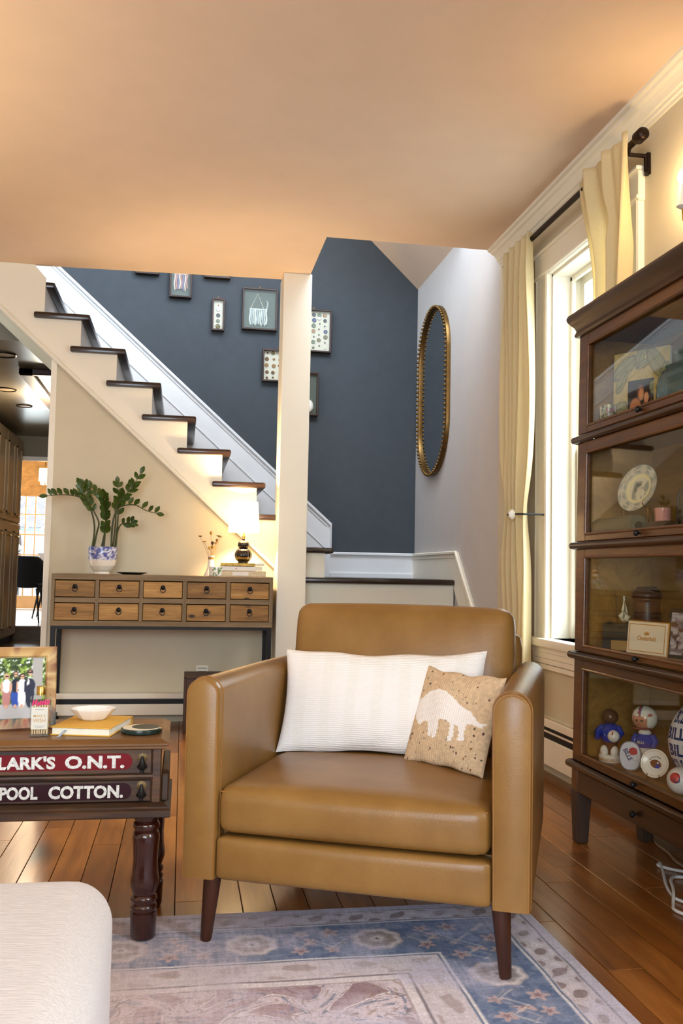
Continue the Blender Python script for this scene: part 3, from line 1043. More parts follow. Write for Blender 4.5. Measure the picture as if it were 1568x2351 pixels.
def rug_fn(x, y, z):
    a = RX - x
    b = RY - y
    wob = (fbm(x * 9, y * 9, 1) - .5) * 0.008
    d = np.minimum(a, b) + wob                      # distance from the border edge
    s = np.where(a < b, y, x)                        # along the border
    pale = np.array([206., 196, 198])
    c = np.tile(pale, (len(x), 1))
    n1 = fbm(x * 30, y * 30, 2)
    n2 = fbm(x * 60, y * 60, 5)
    # --- field: pale ground with maroon shapes and cream scrolls
    wx = x + 0.035 * np.sin(y * 31 + 1) + 0.07 * (fbm(x * 7, y * 7, 8) - .5)
    wy = y + 0.035 * np.sin(x * 27) + 0.07 * (fbm(x * 7, y * 7, 9) - .5)
    g = np.sin(wx * 27 + 2.2 * np.sin(wy * 21)) * np.cos(wy * 31 + 1.6 * np.sin(wx * 18)) + 0.45 * (n1 - .5)
    ffield = step(d, 0.43, 0.02)
    patch = step(fbm(x * 3.2 + 2, y * 3.2, 40), .40, .2)
    shape = ffield * step(g, 0.26, 0.06) * (0.35 + 0.65 * patch)
    c = mixc(c, (98, 68, 74), shape * (0.80 + 0.5 * n2))
    ring = ffield * np.exp(-((g - 0.19) / 0.05) ** 2)
    c = mixc(c, (228, 220, 214), ring)
    c = mixc(c, (104, 92, 88), ffield * np.exp(-((g - 0.07) / 0.03) ** 2) * .75)
    c = mixc(c, (132, 120, 116), ffield * np.exp(-((g + 0.35) / 0.03) ** 2) * .6)
    g2 = np.sin(wx * 71 + 3 * np.sin(wy * 49)) * np.cos(wy * 63 + 2 * np.sin(wx * 51))
    c = mixc(c, (98, 82, 82), ffield * np.exp(-((g2 - 0.3) / 0.06) ** 2) * 0.55 * (1 - .5 * patch))
    c = mixc(c, (104, 114, 136), ffield * step(g2, .74, .1) * .7)
    c = mixc(c, (150, 128, 116), ffield * step(-g2, .80, .1) * .6)
    # --- border bands
    def band(lo, hi, soft=0.004):
        return step(d, lo, soft) * (1 - step(d, hi, soft))
    c = mixc(c, (186, 184, 190), band(-1, 0.028))
    c = mixc(c, (90, 98, 112), band(0.027, 0.032) * .8)
    c = mixc(c, (196, 190, 190), band(0.032, 0.098))
    mo = np.sin(s * 58) * np.cos((d - 0.065) * 90) + 0.5 * np.sin(s * 116 + d * 70) + (n1 - .5) * 1.2
    c = mixc(c, (124, 110, 108), band(0.036, 0.094) * step(mo, 0.35, .2) * .75)
    c = mixc(c, (214, 212, 212), band(0.036, 0.094) * step(-mo, .5, .2) * .6)
    c = mixc(c, (84, 100, 124), band(0.098, 0.103))
    c = mixc(c, (214, 212, 206), band(0.103, 0.110))
    blue = band(0.110, 0.300)
    c = mixc(c, (112, 128, 152), blue * (.70 + .5 * n1))
    c = mixc(c, (88, 106, 136), blue * step(n2, .58, .15) * .6)
    # medallions along the blue band
    P = 0.30
    t = (s - 1.985 + 3 * P + 0.5 * P) % P - 0.5 * P
    e = d - 0.205
    rr = np.sqrt((t / 0.062) ** 2 + (e / 0.062) ** 2) + 0.05 * np.cos(8 * np.arctan2(e, t))
    med = blue * (1 - step(rr, 1.0, .06))
    t = t + 0.010 * (n1 - .5)
    c = mixc(c, (186, 172, 164), med * (.55 + .5 * n2))
    c = mixc(c, (216, 210, 202), blue * np.exp(-((rr - .82) / .10) ** 2))
    c = mixc(c, (150, 136, 124), blue * np.exp(-((rr - .52) / .12) ** 2) * .9)
    c = mixc(c, (226, 220, 210), blue * (1 - step(rr, .26, .08)))
    c = mixc(c, (110, 100, 100), blue * (1 - step(rr, .10, .05)))
    # small flowers and zigzag twigs between them
    for tt, ee, sz in ((0.11, 0.05, .018), (-0.11, -0.05, .02), (0.12, -0.045, .016), (-0.115, 0.05, .015), (0.15, 0.0, .024)):
        for sg in (1,):
            r2 = np.sqrt((t - tt * sg) ** 2 + (e - ee) ** 2)
            an = np.arctan2(e - ee, t - tt)
            fl = r2 / (sz * (1 + 0.35 * np.cos(5 * an + tt * 40)))
            c = mixc(c, (196, 170, 162), blue * (1 - step(fl, 1, .2)) * .85)
            c = mixc(c, (120, 100, 104), blue * (1 - step(fl, .4, .2)) * .7)
    zz = np.abs(((t * 9) % 1) - .5) * 0.13 - 0.03
    c = mixc(c, (204, 198, 188), blue * np.exp(-((e - zz) / .004) ** 2) * step(rr, 1.25, .1) * .75)
    zz2 = -np.abs(((t * 7 + .3) % 1) - .5) * 0.14 + 0.05
    c = mixc(c, (190, 178, 172), blue * np.exp(-((e - zz2) / .0035) ** 2) * step(rr, 1.25, .1) * .6)
    c = mixc(c, (214, 212, 206), band(0.300, 0.307))
    c = mixc(c, (90, 106, 132), band(0.307, 0.312))
    c = mixc(c, (200, 194, 194), band(0.312, 0.400))
    mo2 = np.sin(s * 44 + 2 * np.sin(d * 60)) + 0.7 * np.cos(d * 110) + (n1 - .5) * 2
    c = mixc(c, (150, 134, 130), band(0.318, 0.392) * step(mo2, 0.7, .3) * .5)
    c = mixc(c, (110, 106, 112), band(0.400, 0.407) * .8)
    c = mixc(c, (212, 206, 204), band(0.407, 0.430))
    c = mixc(c, (150, 138, 136), band(0.428, 0.433) * .7)
    # --- wear: abrasion in patches, threads of the weave showing
    thr = fbm(x * 150, y * 16, 21) * .5 + fbm(x * 18, y * 160, 22) * .5
    left = np.clip((0.45 - x) / 0.7, 0, 1)
    wear = step(fbm(x * 9, y * 9, 30, 4) + 0.24 * left + 0.10 * step(-b, -.14, .1), 0.52, .30)
    tone = np.array([[190., 188, 202]]) * (1 - left[:, None]) + np.array([[192., 178, 174]]) * left[:, None]
    w = np.clip(wear * (0.15 + 1.0 * thr), 0, .74)
    c = c * (1 - w[:, None]) + tone * w[:, None]
    grain = fbm(x * 420, y * 420, 33, 2)
    c = c * (0.90 + 0.22 * thr[:, None] + 0.24 * grain[:, None])
    return c * np.array([[.97, .98, 1.03]])


colour(rug, rug_fn)

# ================================================================== leather armchair
CO = Vector((0.386, 2.078, 0))
RZ = radians(-24.12)
chair = thing('armchair', 'tan leather armchair with rounded arms and tapered walnut legs', 'armchair', CO, RZ)
YF, YB = 0.0, 0.85
zB = 0.155
for s_ in (-1, 1):
    xo, xi = s_ * 0.405, s_ * 0.322
    xc, hw = (xo + xi) / 2, abs(xo - xi) / 2
    # arm: stadium-topped slab, rounded where the front panel meets the sides
    sec = []
    sec += [(-hw, zB), (-hw * 1.02, 0.30), (-hw * 1.04, 0.45)]
    zt = 0.623
    for k in range(0, 13):
        a = pi - pi * k / 12
        sec.append((hw * 1.04 * cos(a), zt - hw * 1.0 + hw * sin(a)))
    sec += [(hw * 1.04, 0.45), (hw * 1.02, 0.30), (hw, zB)]
    mb = MB()
    rows = [(YF + 0.0, 0.82), (YF + 0.003, 0.92), (YF + 0.012, 0.98), (YF + 0.03, 1.0)] + [(YF + 0.03 + k * (YB - 0.06) / 8, 1.0) for k in range(1, 9)] + [(YB - 0.01, 0.96), (YB, 0.85)]
    n = len(sec)
    vs, fs = [], []
    zc = 0.39
    for (yy, sc_) in rows:
        for (px, pz) in sec:
            dx = (1 - sc_) * hw
            qx = px - math.copysign(min(abs(px), dx), px) if abs(px) > 1e-6 else 0
            qz = pz - (dx * max(0, (pz - (zt - hw)) / hw) if pz > zt - hw else 0)
            vs.append((xc + qx, yy, qz + (-0.012 * max(0, (yy - 0.5)) if pz > 0.5 else 0)))
    for i in range(len(rows) - 1):
        for j in range(n):
            fs.append((i * n + j, i * n + (j + 1) % n, (i + 1) * n + (j + 1) % n, (i + 1) * n + j))
    fs.append(tuple(range(n)))
    fs.append(tuple((len(rows) - 1) * n + j for j in range(n - 1, -1, -1)))
    mb.add(vs, fs)
    arm = obj('arm', mb, M['leather'], chair, smooth=True, angle=60)
    # piping round the front panel
    pp = [(xc + p[0] * 0.90, YF + 0.0035, p[1] if p[1] < zt - hw else (zt - hw) + (p[1] - zt + hw) * 0.90) for p in sec]
    obj('piping', MB().tube(pp, 0.0022, 6), M['seam'], arm, smooth=True)
    pp2 = [(xc + p[0] * 1.0, YF + 0.026, p[1] + 0.0005) for p in sec]
    obj('piping', MB().tube(pp2, 0.0016, 6), M['seam'], arm, smooth=True)
# front rail under the seat
obj('front_rail', rbox(0.642, 0.07, 0.100, 0.014, 8, (0, 0.004, 0)).xf(Matrix.Translation((0, 0.036, zB + 0.050))), M['leather'], chair, smooth=True, angle=70)
obj('base_frame', MB().box((-0.33, 0.06, zB + 0.005), (0.33, YB - 0.02, zB + 0.1)), M['leather'], chair)
# seat cushion
seat = obj('seat_cushion', rbox(0.640, 0.60, 0.112, 0.030, 12, (0.0, 0.006, 0.016)).xf(Matrix.Translation((0, 0.300, 0.316))), M['leather'], chair, smooth=True, angle=70)
sp = [(-0.312 + 0.624 * k / 24, 0.0095 + 0.0 * k, 0.3585 + 0.001 * sin(pi * k / 24)) for k in range(25)]
obj('piping', MB().tube(sp, 0.0018, 6), M['seam'], seat, smooth=True)
# back cushion, leaning
mt = Matrix.Translation((0, 0.645, 0.57)) @ Matrix.Rotation(radians(-11), 4, 'X')
bc = obj('back_cushion', rbox(0.655, 0.13, 0.425, 0.042, 12, (0, 0.028, 0.006)).xf(mt), M['leather'], chair, smooth=True, angle=70)
pp = []
for k in range(40):
    t_ = k / 40.0 * 2 * pi
    ex_ = 0.31 * math.copysign(abs(cos(t_)) ** 0.28, cos(t_))
    ez_ = 0.197 * math.copysign(abs(sin(t_)) ** 0.28, sin(t_))
    pp.append(mt @ Vector((ex_, 0.062, ez_)))
obj('piping', MB().tube(pp, 0.003, 6, True), M['seam'], bc, smooth=True)
mt = Matrix.Translation((0.004, 0.785, 0.43)) @ Matrix.Rotation(radians(-7), 4, 'X')
obj('backrest', rbox(0.672, 0.09, 0.55, 0.030, 10, (0, 0.006, 0)).xf(mt), M['leather'], chair, smooth=True, angle=70)
for (lx, ly, b) in ((-0.338, 0.035, 0.0055), (0.340, 0.035, 0.0055), (-0.338, 0.78, 0.0), (0.340, 0.78, 0.0)):
    sx = 0.012 * (1 if lx > 0 else -1)
    sy = -0.006 if ly < 0.3 else 0.02
    obj('leg', MB().tube([(lx + sx, ly + sy, b), (lx + sx * .9, ly + sy * .9, b + 0.006), (lx, ly, zB + 0.002)], [0.0125, 0.0138, 0.0215], 20), M['walnut_leg'], chair, smooth=True, angle=50)


def cushion(name, w, h, t, nu, nv, mat, corner=0.05, seed=1, wav=0.004):
    """knife-edge cushion in its own x (width), z (height); thickness along y"""
    def edge(u, v):
        x = (u - .5) * w
        z = (v - .5) * h
        # sides pulled in between the corners
        x *= 1 - corner * (1 - (2 * v - 1) ** 2) * 0.5
        z *= 1 - corner * (1 - (2 * u - 1) ** 2)
        return x, z
    rs = random.Random(seed)
    ph = [rs.uniform(0, 6) for _ in range(6)]

    def side(sg):
        def fn(u, v):
            x, z = edge(u, v)
            a = max(0, 1 - (2 * u - 1) ** 2)
            b = max(0, 1 - (2 * v - 1) ** 2)
            th = t / 2 * (a ** 0.42) * (b ** 0.42)
            th += wav * a * b * (sin(6 * u + ph[0]) * cos(5 * v + ph[1]) + .6 * sin(13 * u + ph[2] + 3 * v))
            ed = wav * .9 * (1 - a * b) * sin(17 * u + ph[3]) * sin(11 * v + ph[4])
            return (x, sg * th, z + ed)
        return fn
    mb = MB().sheet(side(-1), nu, nv)
    mb.sheet(side(1), nu // 3, nv // 3)
    return obj(name, mb, mat, smooth=True, angle=80)


def rib_fabric():
    t = NT('white_ribbed_weave')
    t.set(0.95, 0, 0.15)
    v = t.coords()
    w1 = t.n('ShaderNodeTexWave', wave_type='BANDS', bands_direction='X')
    w1.inputs['Scale'].default_value = 4.2
    w1.inputs['Distortion'].default_value = 0.6
    w1.inputs['Detail'].default_value = 1
    t.l(v, w1.inputs['Vector'])
    w2 = t.n('ShaderNodeTexWave', wave_type='BANDS', bands_direction='Z')
    w2.inputs['Scale'].default_value = 60
    w2.inputs['Distortion'].default_value = 2.5
    t.l(v, w2.inputs['Vector'])
    nz = t.noise(t.coords((380, 380, 380)), 1.0, 2)
    t.base(t.ramp(w1.outputs['Fac'], [(0.2, (243, 241, 235)), (0.5, (246, 244, 240))]))
    a = t.n('ShaderNodeMath', operation='MULTIPLY_ADD')
    t.l(w2.outputs['Fac'], a.inputs[0])
    a.inputs[1].default_value = 1.2
    t.l(w1.outputs['Fac'], a.inputs[2])
    b = t.n('ShaderNodeMath', operation='MULTIPLY_ADD')
    t.l(nz, b.inputs[0])
    b.inputs[1].default_value = 0.7
    t.l(a.outputs[0], b.inputs[2])
    t.bump(b.outputs[0], 0.40, 0.002)
    return t.m


Mch = Matrix.Translation(CO) @ Matrix.Rotation(RZ, 4, 'Z')
wp = cushion('lumbar_pillow', 0.585, 0.300, 0.115, 72, 40, rib_fabric(), 0.10, 3)
wp.matrix_world = Mch @ Matrix.Translation((-0.030, 0.487, 0.518)) @ Matrix.Rotation(radians(-19), 4, 'X') @ Matrix.Rotation(radians(-1.2), 4, 'Y')
tag(wp, 'long white ribbed lumbar pillow lying against the chair back', 'pillow')

BUF = [(-0.026, 0.528), (-0.037, 0.639), (0.053, 0.679), (0.131, 0.746), (0.253, 0.78), (0.369, 0.766), (0.484, 0.718), (0.624, 0.636), (0.729, 0.609), (0.795, 0.56), (0.857, 0.512), (0.925, 0.523), (0.885, 0.469), (0.787, 0.486), (0.723, 0.479), (0.714, 0.394), (0.733, 0.319), (0.649, 0.308), (0.655, 0.377), (0.623, 0.448), (0.58, 0.452), (0.596, 0.36), (0.577, 0.292), (0.523, 0.284), (0.539, 0.353), (0.536, 0.457), (0.458, 0.482), (0.38, 0.476), (0.392, 0.401), (0.381, 0.312), (0.356, 0.289), (0.322, 0.284), (0.317, 0.361), (0.307, 0.301), (0.266, 0.295), (0.256, 0.363), (0.227, 0.434), (0.159, 0.439), (0.138, 0.396), (0.092, 0.4), (0.017, 0.461)]
BUF = [(0.06 + p[0] * 0.96, p[1] - 0.02) for p in BUF]


def inside(poly, x, y):
    res = np.zeros(len(x), bool)
    j = len(poly) - 1
    for i in range(len(poly)):
        xi, yi = poly[i]
        xj, yj = poly[j]
        cond = ((yi > y) != (yj > y)) & (x < (xj - xi) * (y - yi) / (yj - yi + 1e-12) + xi)
        res ^= cond
        j = i
    return res


def knit():
    t = NT('tweed_knit')
    t.set(0.95, 0, 0.15)
    a = t.n('ShaderNodeAttribute')
    a.attribute_name = 'Col'
    t.base(a.outputs['Color'])
    w = t.n('ShaderNodeTexWave', wave_type='BANDS', bands_direction='X')
    w.inputs['Scale'].default_value = 46
    w.inputs['Distortion'].default_value = 0.8
    t.l(t.coords(), w.inputs['Vector'])
    w2 = t.n('ShaderNodeTexWave', wave_type='BANDS', bands_direction='Z')
    w2.inputs['Scale'].default_value = 60
    w2.inputs['Distortion'].default_value = 1.5
    t.l(t.coords(), w2.inputs['Vector'])
    ad = t.n('ShaderNodeMath', operation='MULTIPLY_ADD')
    t.l(w2.outputs['Fac'], ad.inputs[0])
    ad.inputs[1].default_value = 0.5
    t.l(w.outputs['Fac'], ad.inputs[2])
    t.bump(ad.outputs[0], 0.35, 0.002)
    return t.m


KW, KH = 0.262, 0.262
kp = cushion('throw_pillow', KW, KH, 0.075, 150, 150, knit(), 0.07, 8)
flecks = [(RND.random(), RND.random(), RND.uniform(.004, .011), RND.choice(((70, 46, 60), (60, 52, 44), (120, 74, 40), (50, 50, 60)))) for _ in range(95)]


def kp_col(x, y, z):
    u = x / KW + .5
    v = z / KH + .5
    c = np.tile([212., 186, 151], (len(x), 1))
    c *= (0.9 + 0.2 * fbm(u * 40, v * 40, 3))[:, None]
    for fu, fv, fr, fc in flecks:
        c = mixc(c, fc, (np.hypot(u - fu, (v - fv) * 0.8) < fr * (0.6 + 0.8 * fbm(u * 90, v * 90, 6))).astype(float) * .8)
    uu = u + 0.006 * np.sin(v * 150)
    return mixc(c, (246, 242, 236), (inside(BUF, uu, v) & (y < 0.002)).astype(float))


colour(kp, kp_col)
kp.matrix_world = Mch @ Matrix.Translation((0.190, 0.374, 0.500)) @ Matrix.Rotation(radians(-31), 4, 'Z') @ Matrix.Rotation(radians(-21), 4, 'X') @ Matrix.Rotation(radians(1.0), 4, 'Y')
tag(kp, 'small tan knitted pillow with a white buffalo, leaning on the right arm', 'pillow')

# ================================================================== ottoman in the left foreground
ot = thing('ottoman', 'pale oatmeal upholstered ottoman in the left foreground', 'ottoman', (-0.66, 0.98, 0))
obj('upholstery', rbox(1.15, 0.92, 0.36, 0.060, 44, (0.004, 0.0, 0.012)).xf(Matrix.Translation((0, 0, 0.25))), M['linen'], ot, smooth=True, angle=80)
for sx in (-0.48, 0.48):
    for sy in (-0.38, 0.38):
        obj('leg', MB().tube([(sx, sy, 0.0055), (sx, sy, 0.09)], [0.018, 0.024], 12), M['walnut_leg'], ot)

# ================================================================== spool cabinet on turned legs
tb = thing('spool_cabinet', 'antique two-drawer wooden spool cabinet on turned legs with lettered drawers', 'side table', (-0.28, 2.22, 0))
XW = 0.26
# top board with chamfered lip
mb = MB()
lo, hi = (-XW, 0.0), (XW, 0.33)
prof = [(0.012, 0.455), (0.004, 0.458), (0.004, 0.463), (0.0, 0.466), (0.0, 0.470), (0.018, 0.479)]
rings = []
for (ins, z) in prof:
    rings.append([(lo[0] + ins, lo[1] + ins, z), (hi[0] - ins, lo[1] + ins, z), (hi[0] - ins, hi[1] - ins, z), (lo[0] + ins, hi[1] - ins, z)])
vs = [p for r_ in rings for p in r_]
fs = [(3, 2, 1, 0), tuple(4 * (len(rings) - 1) + k for k in range(4))]
for i in range(len(rings) - 1):
    for j in range(4):
        fs.append((4 * i + j, 4 * i + (j + 1) % 4, 4 * i + 4 + (j + 1) % 4, 4 * i + 4 + j))
obj('top', MB().add(vs, fs), M['table_top'], tb)
obj('carcass', MB().box((-0.240, 0.034, 0.325), (0.240, 0.30, 0.456)).box((-0.243, 0.026, 0.325), (-0.222, 0.06, 0.456)).box((0.222, 0.026, 0.325), (0.243, 0.06, 0.456)), M['table'], tb, bevel=0.002)
# base moulding
prof = [(0.004, 0.297), (0.0, 0.300), (0.0, 0.314), (0.006, 0.318), (0.006, 0.322), (0.012, 0.326), (0.018, 0.330)]
rings = [[(-0.268 + i_, 0.004 + i_, z), (0.268 - i_, 0.004 + i_, z), (0.268 - i_, 0.33 - i_, z), (-0.268 + i_, 0.33 - i_, z)] for (i_, z) in prof]
vs = [p for r_ in rings for p in r_]
fs = [(3, 2, 1, 0), tuple(4 * (len(rings) - 1) + k for k in range(4))]
for i in range(len(rings) - 1):
    for j in range(4):
        fs.append((4 * i + j, 4 * i + (j + 1) % 4, 4 * i + 4 + (j + 1) % 4, 4 * i + 4 + j))
obj('base_moulding', MB().add(vs, fs), M['table'], tb)
obj('side_rail', MB().prism([(0.03, 0.33), (0.31, 0.33), (0.31, 0.392), (0.295, 0.40), (0.045, 0.40), (0.03, 0.392)], 0.2445, 0.262, 0), M['table'], tb, bevel=0.003)
obj('rail', MB().tube([(-0.224, 0.028, 0.389), (0.224, 0.028, 0.389)], 0.006, 8), M['table'], tb, smooth=True)
M['plaque_red'] = plain('crimson_glass_plaque', (104, 2, 12), 0.4, spec=0.25, var=0.15, scale=20)
M['plaque_dark'] = plain('dark_maroon_glass_plaque', (40, 6, 14), 0.4, spec=0.25, var=0.2, scale=20)
M['foil'] = plain('silver_foil_lettering', (206, 202, 192), 0.45, 0.25, var=0.25, scale=150)
for k, (z0, z1, txt, pm) in enumerate(((0.397, 0.4535, "CLARK'S O.N.T.", 'plaque_red'), (0.332, 0.381, 'SPOOL COTTON.', 'plaque_dark'))):
    d = box('drawer', (-0.220, 0.024, z0), (0.220, 0.036, z1), M['table'], tb, 0.0015)
    zc, hh = (z0 + z1) / 2 - 0.0, 0.0190
    pl = []
    for i in range(24):
        a = 2 * pi * i / 24
        pl.append((math.copysign(0.157, cos(a)) + hh * cos(a) * 1.0, zc + hh * sin(a)))
    plq = obj('plaque', MB().prism(pl, 0.0225, 0.0245, 1), M[pm], d)
    ts = 0.0385
    x = -0.166
    for word, wx0, wx1 in ((("CLARK'S", -0.157, 0.001), ("O.N.T.", 0.0225, 0.158)) if k == 0 else (("SPOOL", -0.136, -0.036), ("COTTON.", -0.012, 0.157))):
        text('lettering', word, ts, M['foil'], plq, frame3((wx0, 0.0224, zc - 0.0150), (1, 0, 0), (0, 0, 1)), 0.0016, 1.0, fit=(wx1 - wx0, 0.030))
    for sx in (-1, 1):
        kb = obj('drop_pull', MB().lathe([(0.002, 0.0), (0.004, 0.002), (0.0035, 0.006), (0.0095, 0.011), (0.0105, 0.015), (0.007, 0.019), (0.0045, 0.026), (0.003, 0.034), (0.002, 0.037)], 14), M['black_metal'], d, smooth=True)
        kb.scale = (1.15, 1.15, 1.05)
        kb.location = (sx * 0.199, 0.014, z0 + 0.003)
        obj('rosette', MB().lathe([(0.012, 0), (0.012, 0.0015), (0.006, 0.004), (0.001, 0.005)], 16).xf(Matrix.Translation((sx * 0.199, 0.024, z0 + 0.036)) @ Matrix.Rotation(radians(90), 4, 'X')), M['old_brass'], d, smooth=True)
legp = [(0.026, 0.0), (0.030, 0.01), (0.0315, 0.06), (0.0315, 0.066), (0.028, 0.068), (0.029, 0.072), (0.0315, 0.077), (0.030, 0.083), (0.027, 0.086), (0.0285, 0.090), (0.0315, 0.096), (0.030, 0.103), (0.026, 0.107), (0.028, 0.112), (0.0335, 0.130), (0.034, 0.142), (0.031, 0.160), (0.029, 0.19), (0.031, 0.225), (0.0325, 0.242), (0.030, 0.252), (0.026, 0.256), (0.029, 0.260), (0.0325, 0.268), (0.030, 0.275), (0.026, 0.278), (0.0300, 0.284), (0.032, 0.292), (0.032, 0.298)]
legme = None
for (lx, ly) in ((0.212, 0.062), (-0.212, 0.062), (0.222, 0.285), (-0.222, 0.285)):
    b = 0.0055 if 2.22 + ly < 2.40 else 0.0
    lg = obj('leg', MB().lathe([(r_, b if z == 0 else z) for r_, z in legp], 24, (lx, ly, 0)), M['mahogany'], tb, smooth=True, angle=50)

TT = 0.479     # table top height
# picture frame with the family photograph
pf = thing('picture_frame', 'large gilt painted picture frame with a group photo on the spool cabinet', 'picture frame', (-0.390, 2.372, TT), radians(14))
FW, FH, BW = 0.186, 0.203, 0.028
lean = Matrix.Rotation(radians(-9), 4, 'X')
mb = MB()
for (ax, az, bx, bz) in ((0, 0, 1, 0), (1, 0, 1, 1), (1, 1, 0, 1), (0, 1, 0, 0)):
    P = lambda i, cx_, cz_, y: ((cx_ - .5) * FW + (-i if cx_ else i), y, cz_ * FH + (-i if cz_ else i))
    a0, b0 = P(0, ax, az, 0.008), P(0, bx, bz, 0.008)
    a1, b1 = P(0.004, ax, az, -0.004), P(0.004, bx, bz, -0.004)
    a2, b2 = P(BW * .85, ax, az, -0.010), P(BW * .85, bx, bz, -0.010)
    a3, b3 = P(BW, ax, az, -0.004), P(BW, bx, bz, -0.004)
    a4, b4 = P(BW, ax, az, 0.008), P(BW, bx, bz, 0.008)
    # subdivide along the length so the painted finish can vary
    nseg = 24
    rows = [(a0, b0), (a1, b1), (a2, b2), (a3, b3), (a4, b4)]
    vs = []
    for (a, b) in rows:
        for k in range(nseg + 1):
            vs.append(tuple(Vector(a).lerp(Vector(b), k / nseg)))
    fs = [(i * (nseg + 1) + k, i * (nseg + 1) + k + 1, (i + 1) * (nseg + 1) + k + 1, (i + 1) * (nseg + 1) + k) for i in range(4) for k in range(nseg)]
    mb.add(vs, fs)
mb.xf(lean)
o = obj('frame', mb, colattr('painted_gilt', 0.35, 0.5), pf)


def gilt(x, y, z):
    c = np.tile([176., 136, 84], (len(x), 1))
    n = fbm(x * 40 + 3, z * 25, 4)
    c = mixc(c, (120, 62, 40), step(n, .60, .08) * .8)
    c = mixc(c, (226, 200, 140), step(fbm(x * 25, z * 60, 7), .58, .1) * .7)
    low = np.clip((0.09 - z) / 0.09, 0, 1)
    c = mixc(c, (214, 190, 180), low * .5)
    c = mixc(c, (50, 84, 100), step(fbm(x * 34, z * 30, 12), .56, .06) * low)
    c = mixc(c, (190, 60, 60), step(fbm(x * 50, z * 50, 15), .64, .05) * low)
    c = mixc(c, (90, 100, 140), step(-x, .075, .01) * step(fbm(x * 30, z * 22, 19), .48, .1))
    return c


colour(o, gilt)
ix, iz = FW - 2 * BW, FH - 2 * BW
o = obj('photograph', MB().sheet(lambda u, v: ((u - .5) * ix, 0.0, BW + v * iz), 64, 84).xf(lean), M['print'], pf)


def photo(x, y, z):
    u = x / ix + .5
    yy = z / cos(radians(9))
    v = (yy - BW) / iz
    n = fbm(u * 12, v * 14, 2)
    n2 = fbm(u * 26, v * 26, 5)
    c = np.tile([60., 84, 30], (len(x), 1))
    c = mixc(c, (150, 180, 70), step(n, .55, .15))
    c = mixc(c, (235, 240, 235), step(n2, .62, .08) * step(v, .55, .3))
    c = mixc(c, (26, 34, 16), step(n2, .36, .1) * -1 + 1 * (n2 < .36) * .8)
    c = mixc(c, (176, 172, 166), step(u, .76, .02) * (1 - step(u, .95, .02)) * step(v, .3, .02))
    c = mixc(c, (186, 184, 182), 1 - step(v, .235 + .02 * u, .02))

    def ell(cx_, cy_, rx, ry, col):
        nonlocal c
        c = mixc(c, col, 1 - step(np.hypot((u - cx_) / rx, (v - cy_) / ry), 1, .12))
    skin = (216, 170, 140)
    for px, hv, hair, top, bot, kind in ((.30, .70, (206, 176, 120), (244, 240, 236), (190, 130, 124), 0), (.46, .735, (90, 60, 44), (22, 26, 48), (40, 80, 170), 0), (.58, .695, (50, 32, 26), (244, 242, 244), (240, 238, 240), 0), (.72, .76, (70, 48, 36), (40, 44, 66), (36, 40, 62), 1)):
        ell(px, .36, .075, .19, bot)
        ell(px, .54, .078 + .02 * kind, .115, top)
        if kind:
            ell(px - .03, .57, .02, .08, (240, 240, 244))
            ell(px, .42, .08, .14, bot)
        ell(px - .085, .52, .02, .10, skin if not kind else top)
        ell(px, hv, .052, .052, hair)
        ell(px, hv - .012, .036, .040, skin)
        c = mixc(c, (24, 20, 22), (np.abs(u - px) < .034) * (np.abs(v - hv + .005) < .008))
        if kind == 0:
            ell(px, .2, .03, .03, skin)
    return c


colour(o, photo)
box('backing', (-FW / 2 + .004, 0.004, 0.004), (FW / 2 - .004, 0.010, FH - .004), M['crate'], pf).data.transform(lean)
obj('easel_leg', MB().add([(-.02, .040, .16), (.02, .040, .16), (.03, .095, 0.0), (-.03, .095, 0.0), (-.02, .046, .16), (.02, .046, .16), (.03, .1, 0.0), (-.03, .1, 0.0)], [(0, 1, 2, 3), (4, 7, 6, 5), (0, 4, 5, 1), (1, 5, 6, 2), (2, 6, 7, 3), (3, 7, 4, 0)]), M['crate'], pf)

# glass bottle of pink-tipped matches
mbt = thing('match_bottle', 'square glass bottle of pink-tipped matches with a gold cap and white label', 'bottle', (-0.324, 2.292, TT), radians(4))
mb = MB().box((-0.0225, -0.0225, 0), (0.0225, 0.0225, 0.097))
obj('glass_body', mb, M['pane'], mbt, bevel=0.003)
obj('glass_foot', MB().box((-0.0205, -0.0205, 0.001), (0.0205, 0.0205, 0.006)), M['pane'], mbt)
obj('cap', MB().lathe([(0.0105, 0), (0.0105, 0.0185), (0.0095, 0.020)], 20, (0, 0, 0.097)), M['brass'], mbt, smooth=True, angle=50)
mt1 = plain('matchstick_wood', (222, 196, 150), 0.8)
mt2 = plain('pink_match_head', (224, 56, 122), 0.6)
for i in range(7):
    for j in range(3):
        x = -0.0165 + i * 0.0055 + RND.uniform(-.0008, .0008)
        y = -0.014 + j * 0.013
        dz = RND.uniform(-.002, .003)
        mk = box('match', (x - .0013, y - .0013, 0.007), (x + .0013, y + .0013, 0.074 + dz), mt1, mbt)
        obj('match_head', MB().ball((x, y, 0.077 + dz), 0.0026, 6, 4, (1, 1, 1.7)), mt2, mk)
lb = box('label', (-0.0185, -0.0236, 0.019), (0.0185, -0.0228, 0.070), M['paper'], mbt)
gold_ink = plain('gold_ink', (196, 152, 92), 0.5)
text('lettering', 'MAKE A', 0.0078, gold_ink, lb, frame3((0, -0.0237, 0.0475), (1, 0, 0), (0, 0, 1)), 0.0001, 1.0, 0.0001, align='CENTER')
text('lettering', 'WISH', 0.0118, gold_ink, lb, frame3((0, -0.0237, 0.0355), (1, 0, 0), (0, 0, 1)), 0.0001, 1.0, 0.0001, align='CENTER')
for zz, ww in ((0.0645, .021), (0.026, .024), (0.0225, .016)):
    box('small_print', (-ww / 2, -0.0238, zz), (ww / 2, -0.0236, zz + .0011), plain('grey_ink', (150, 150, 150)), lb)

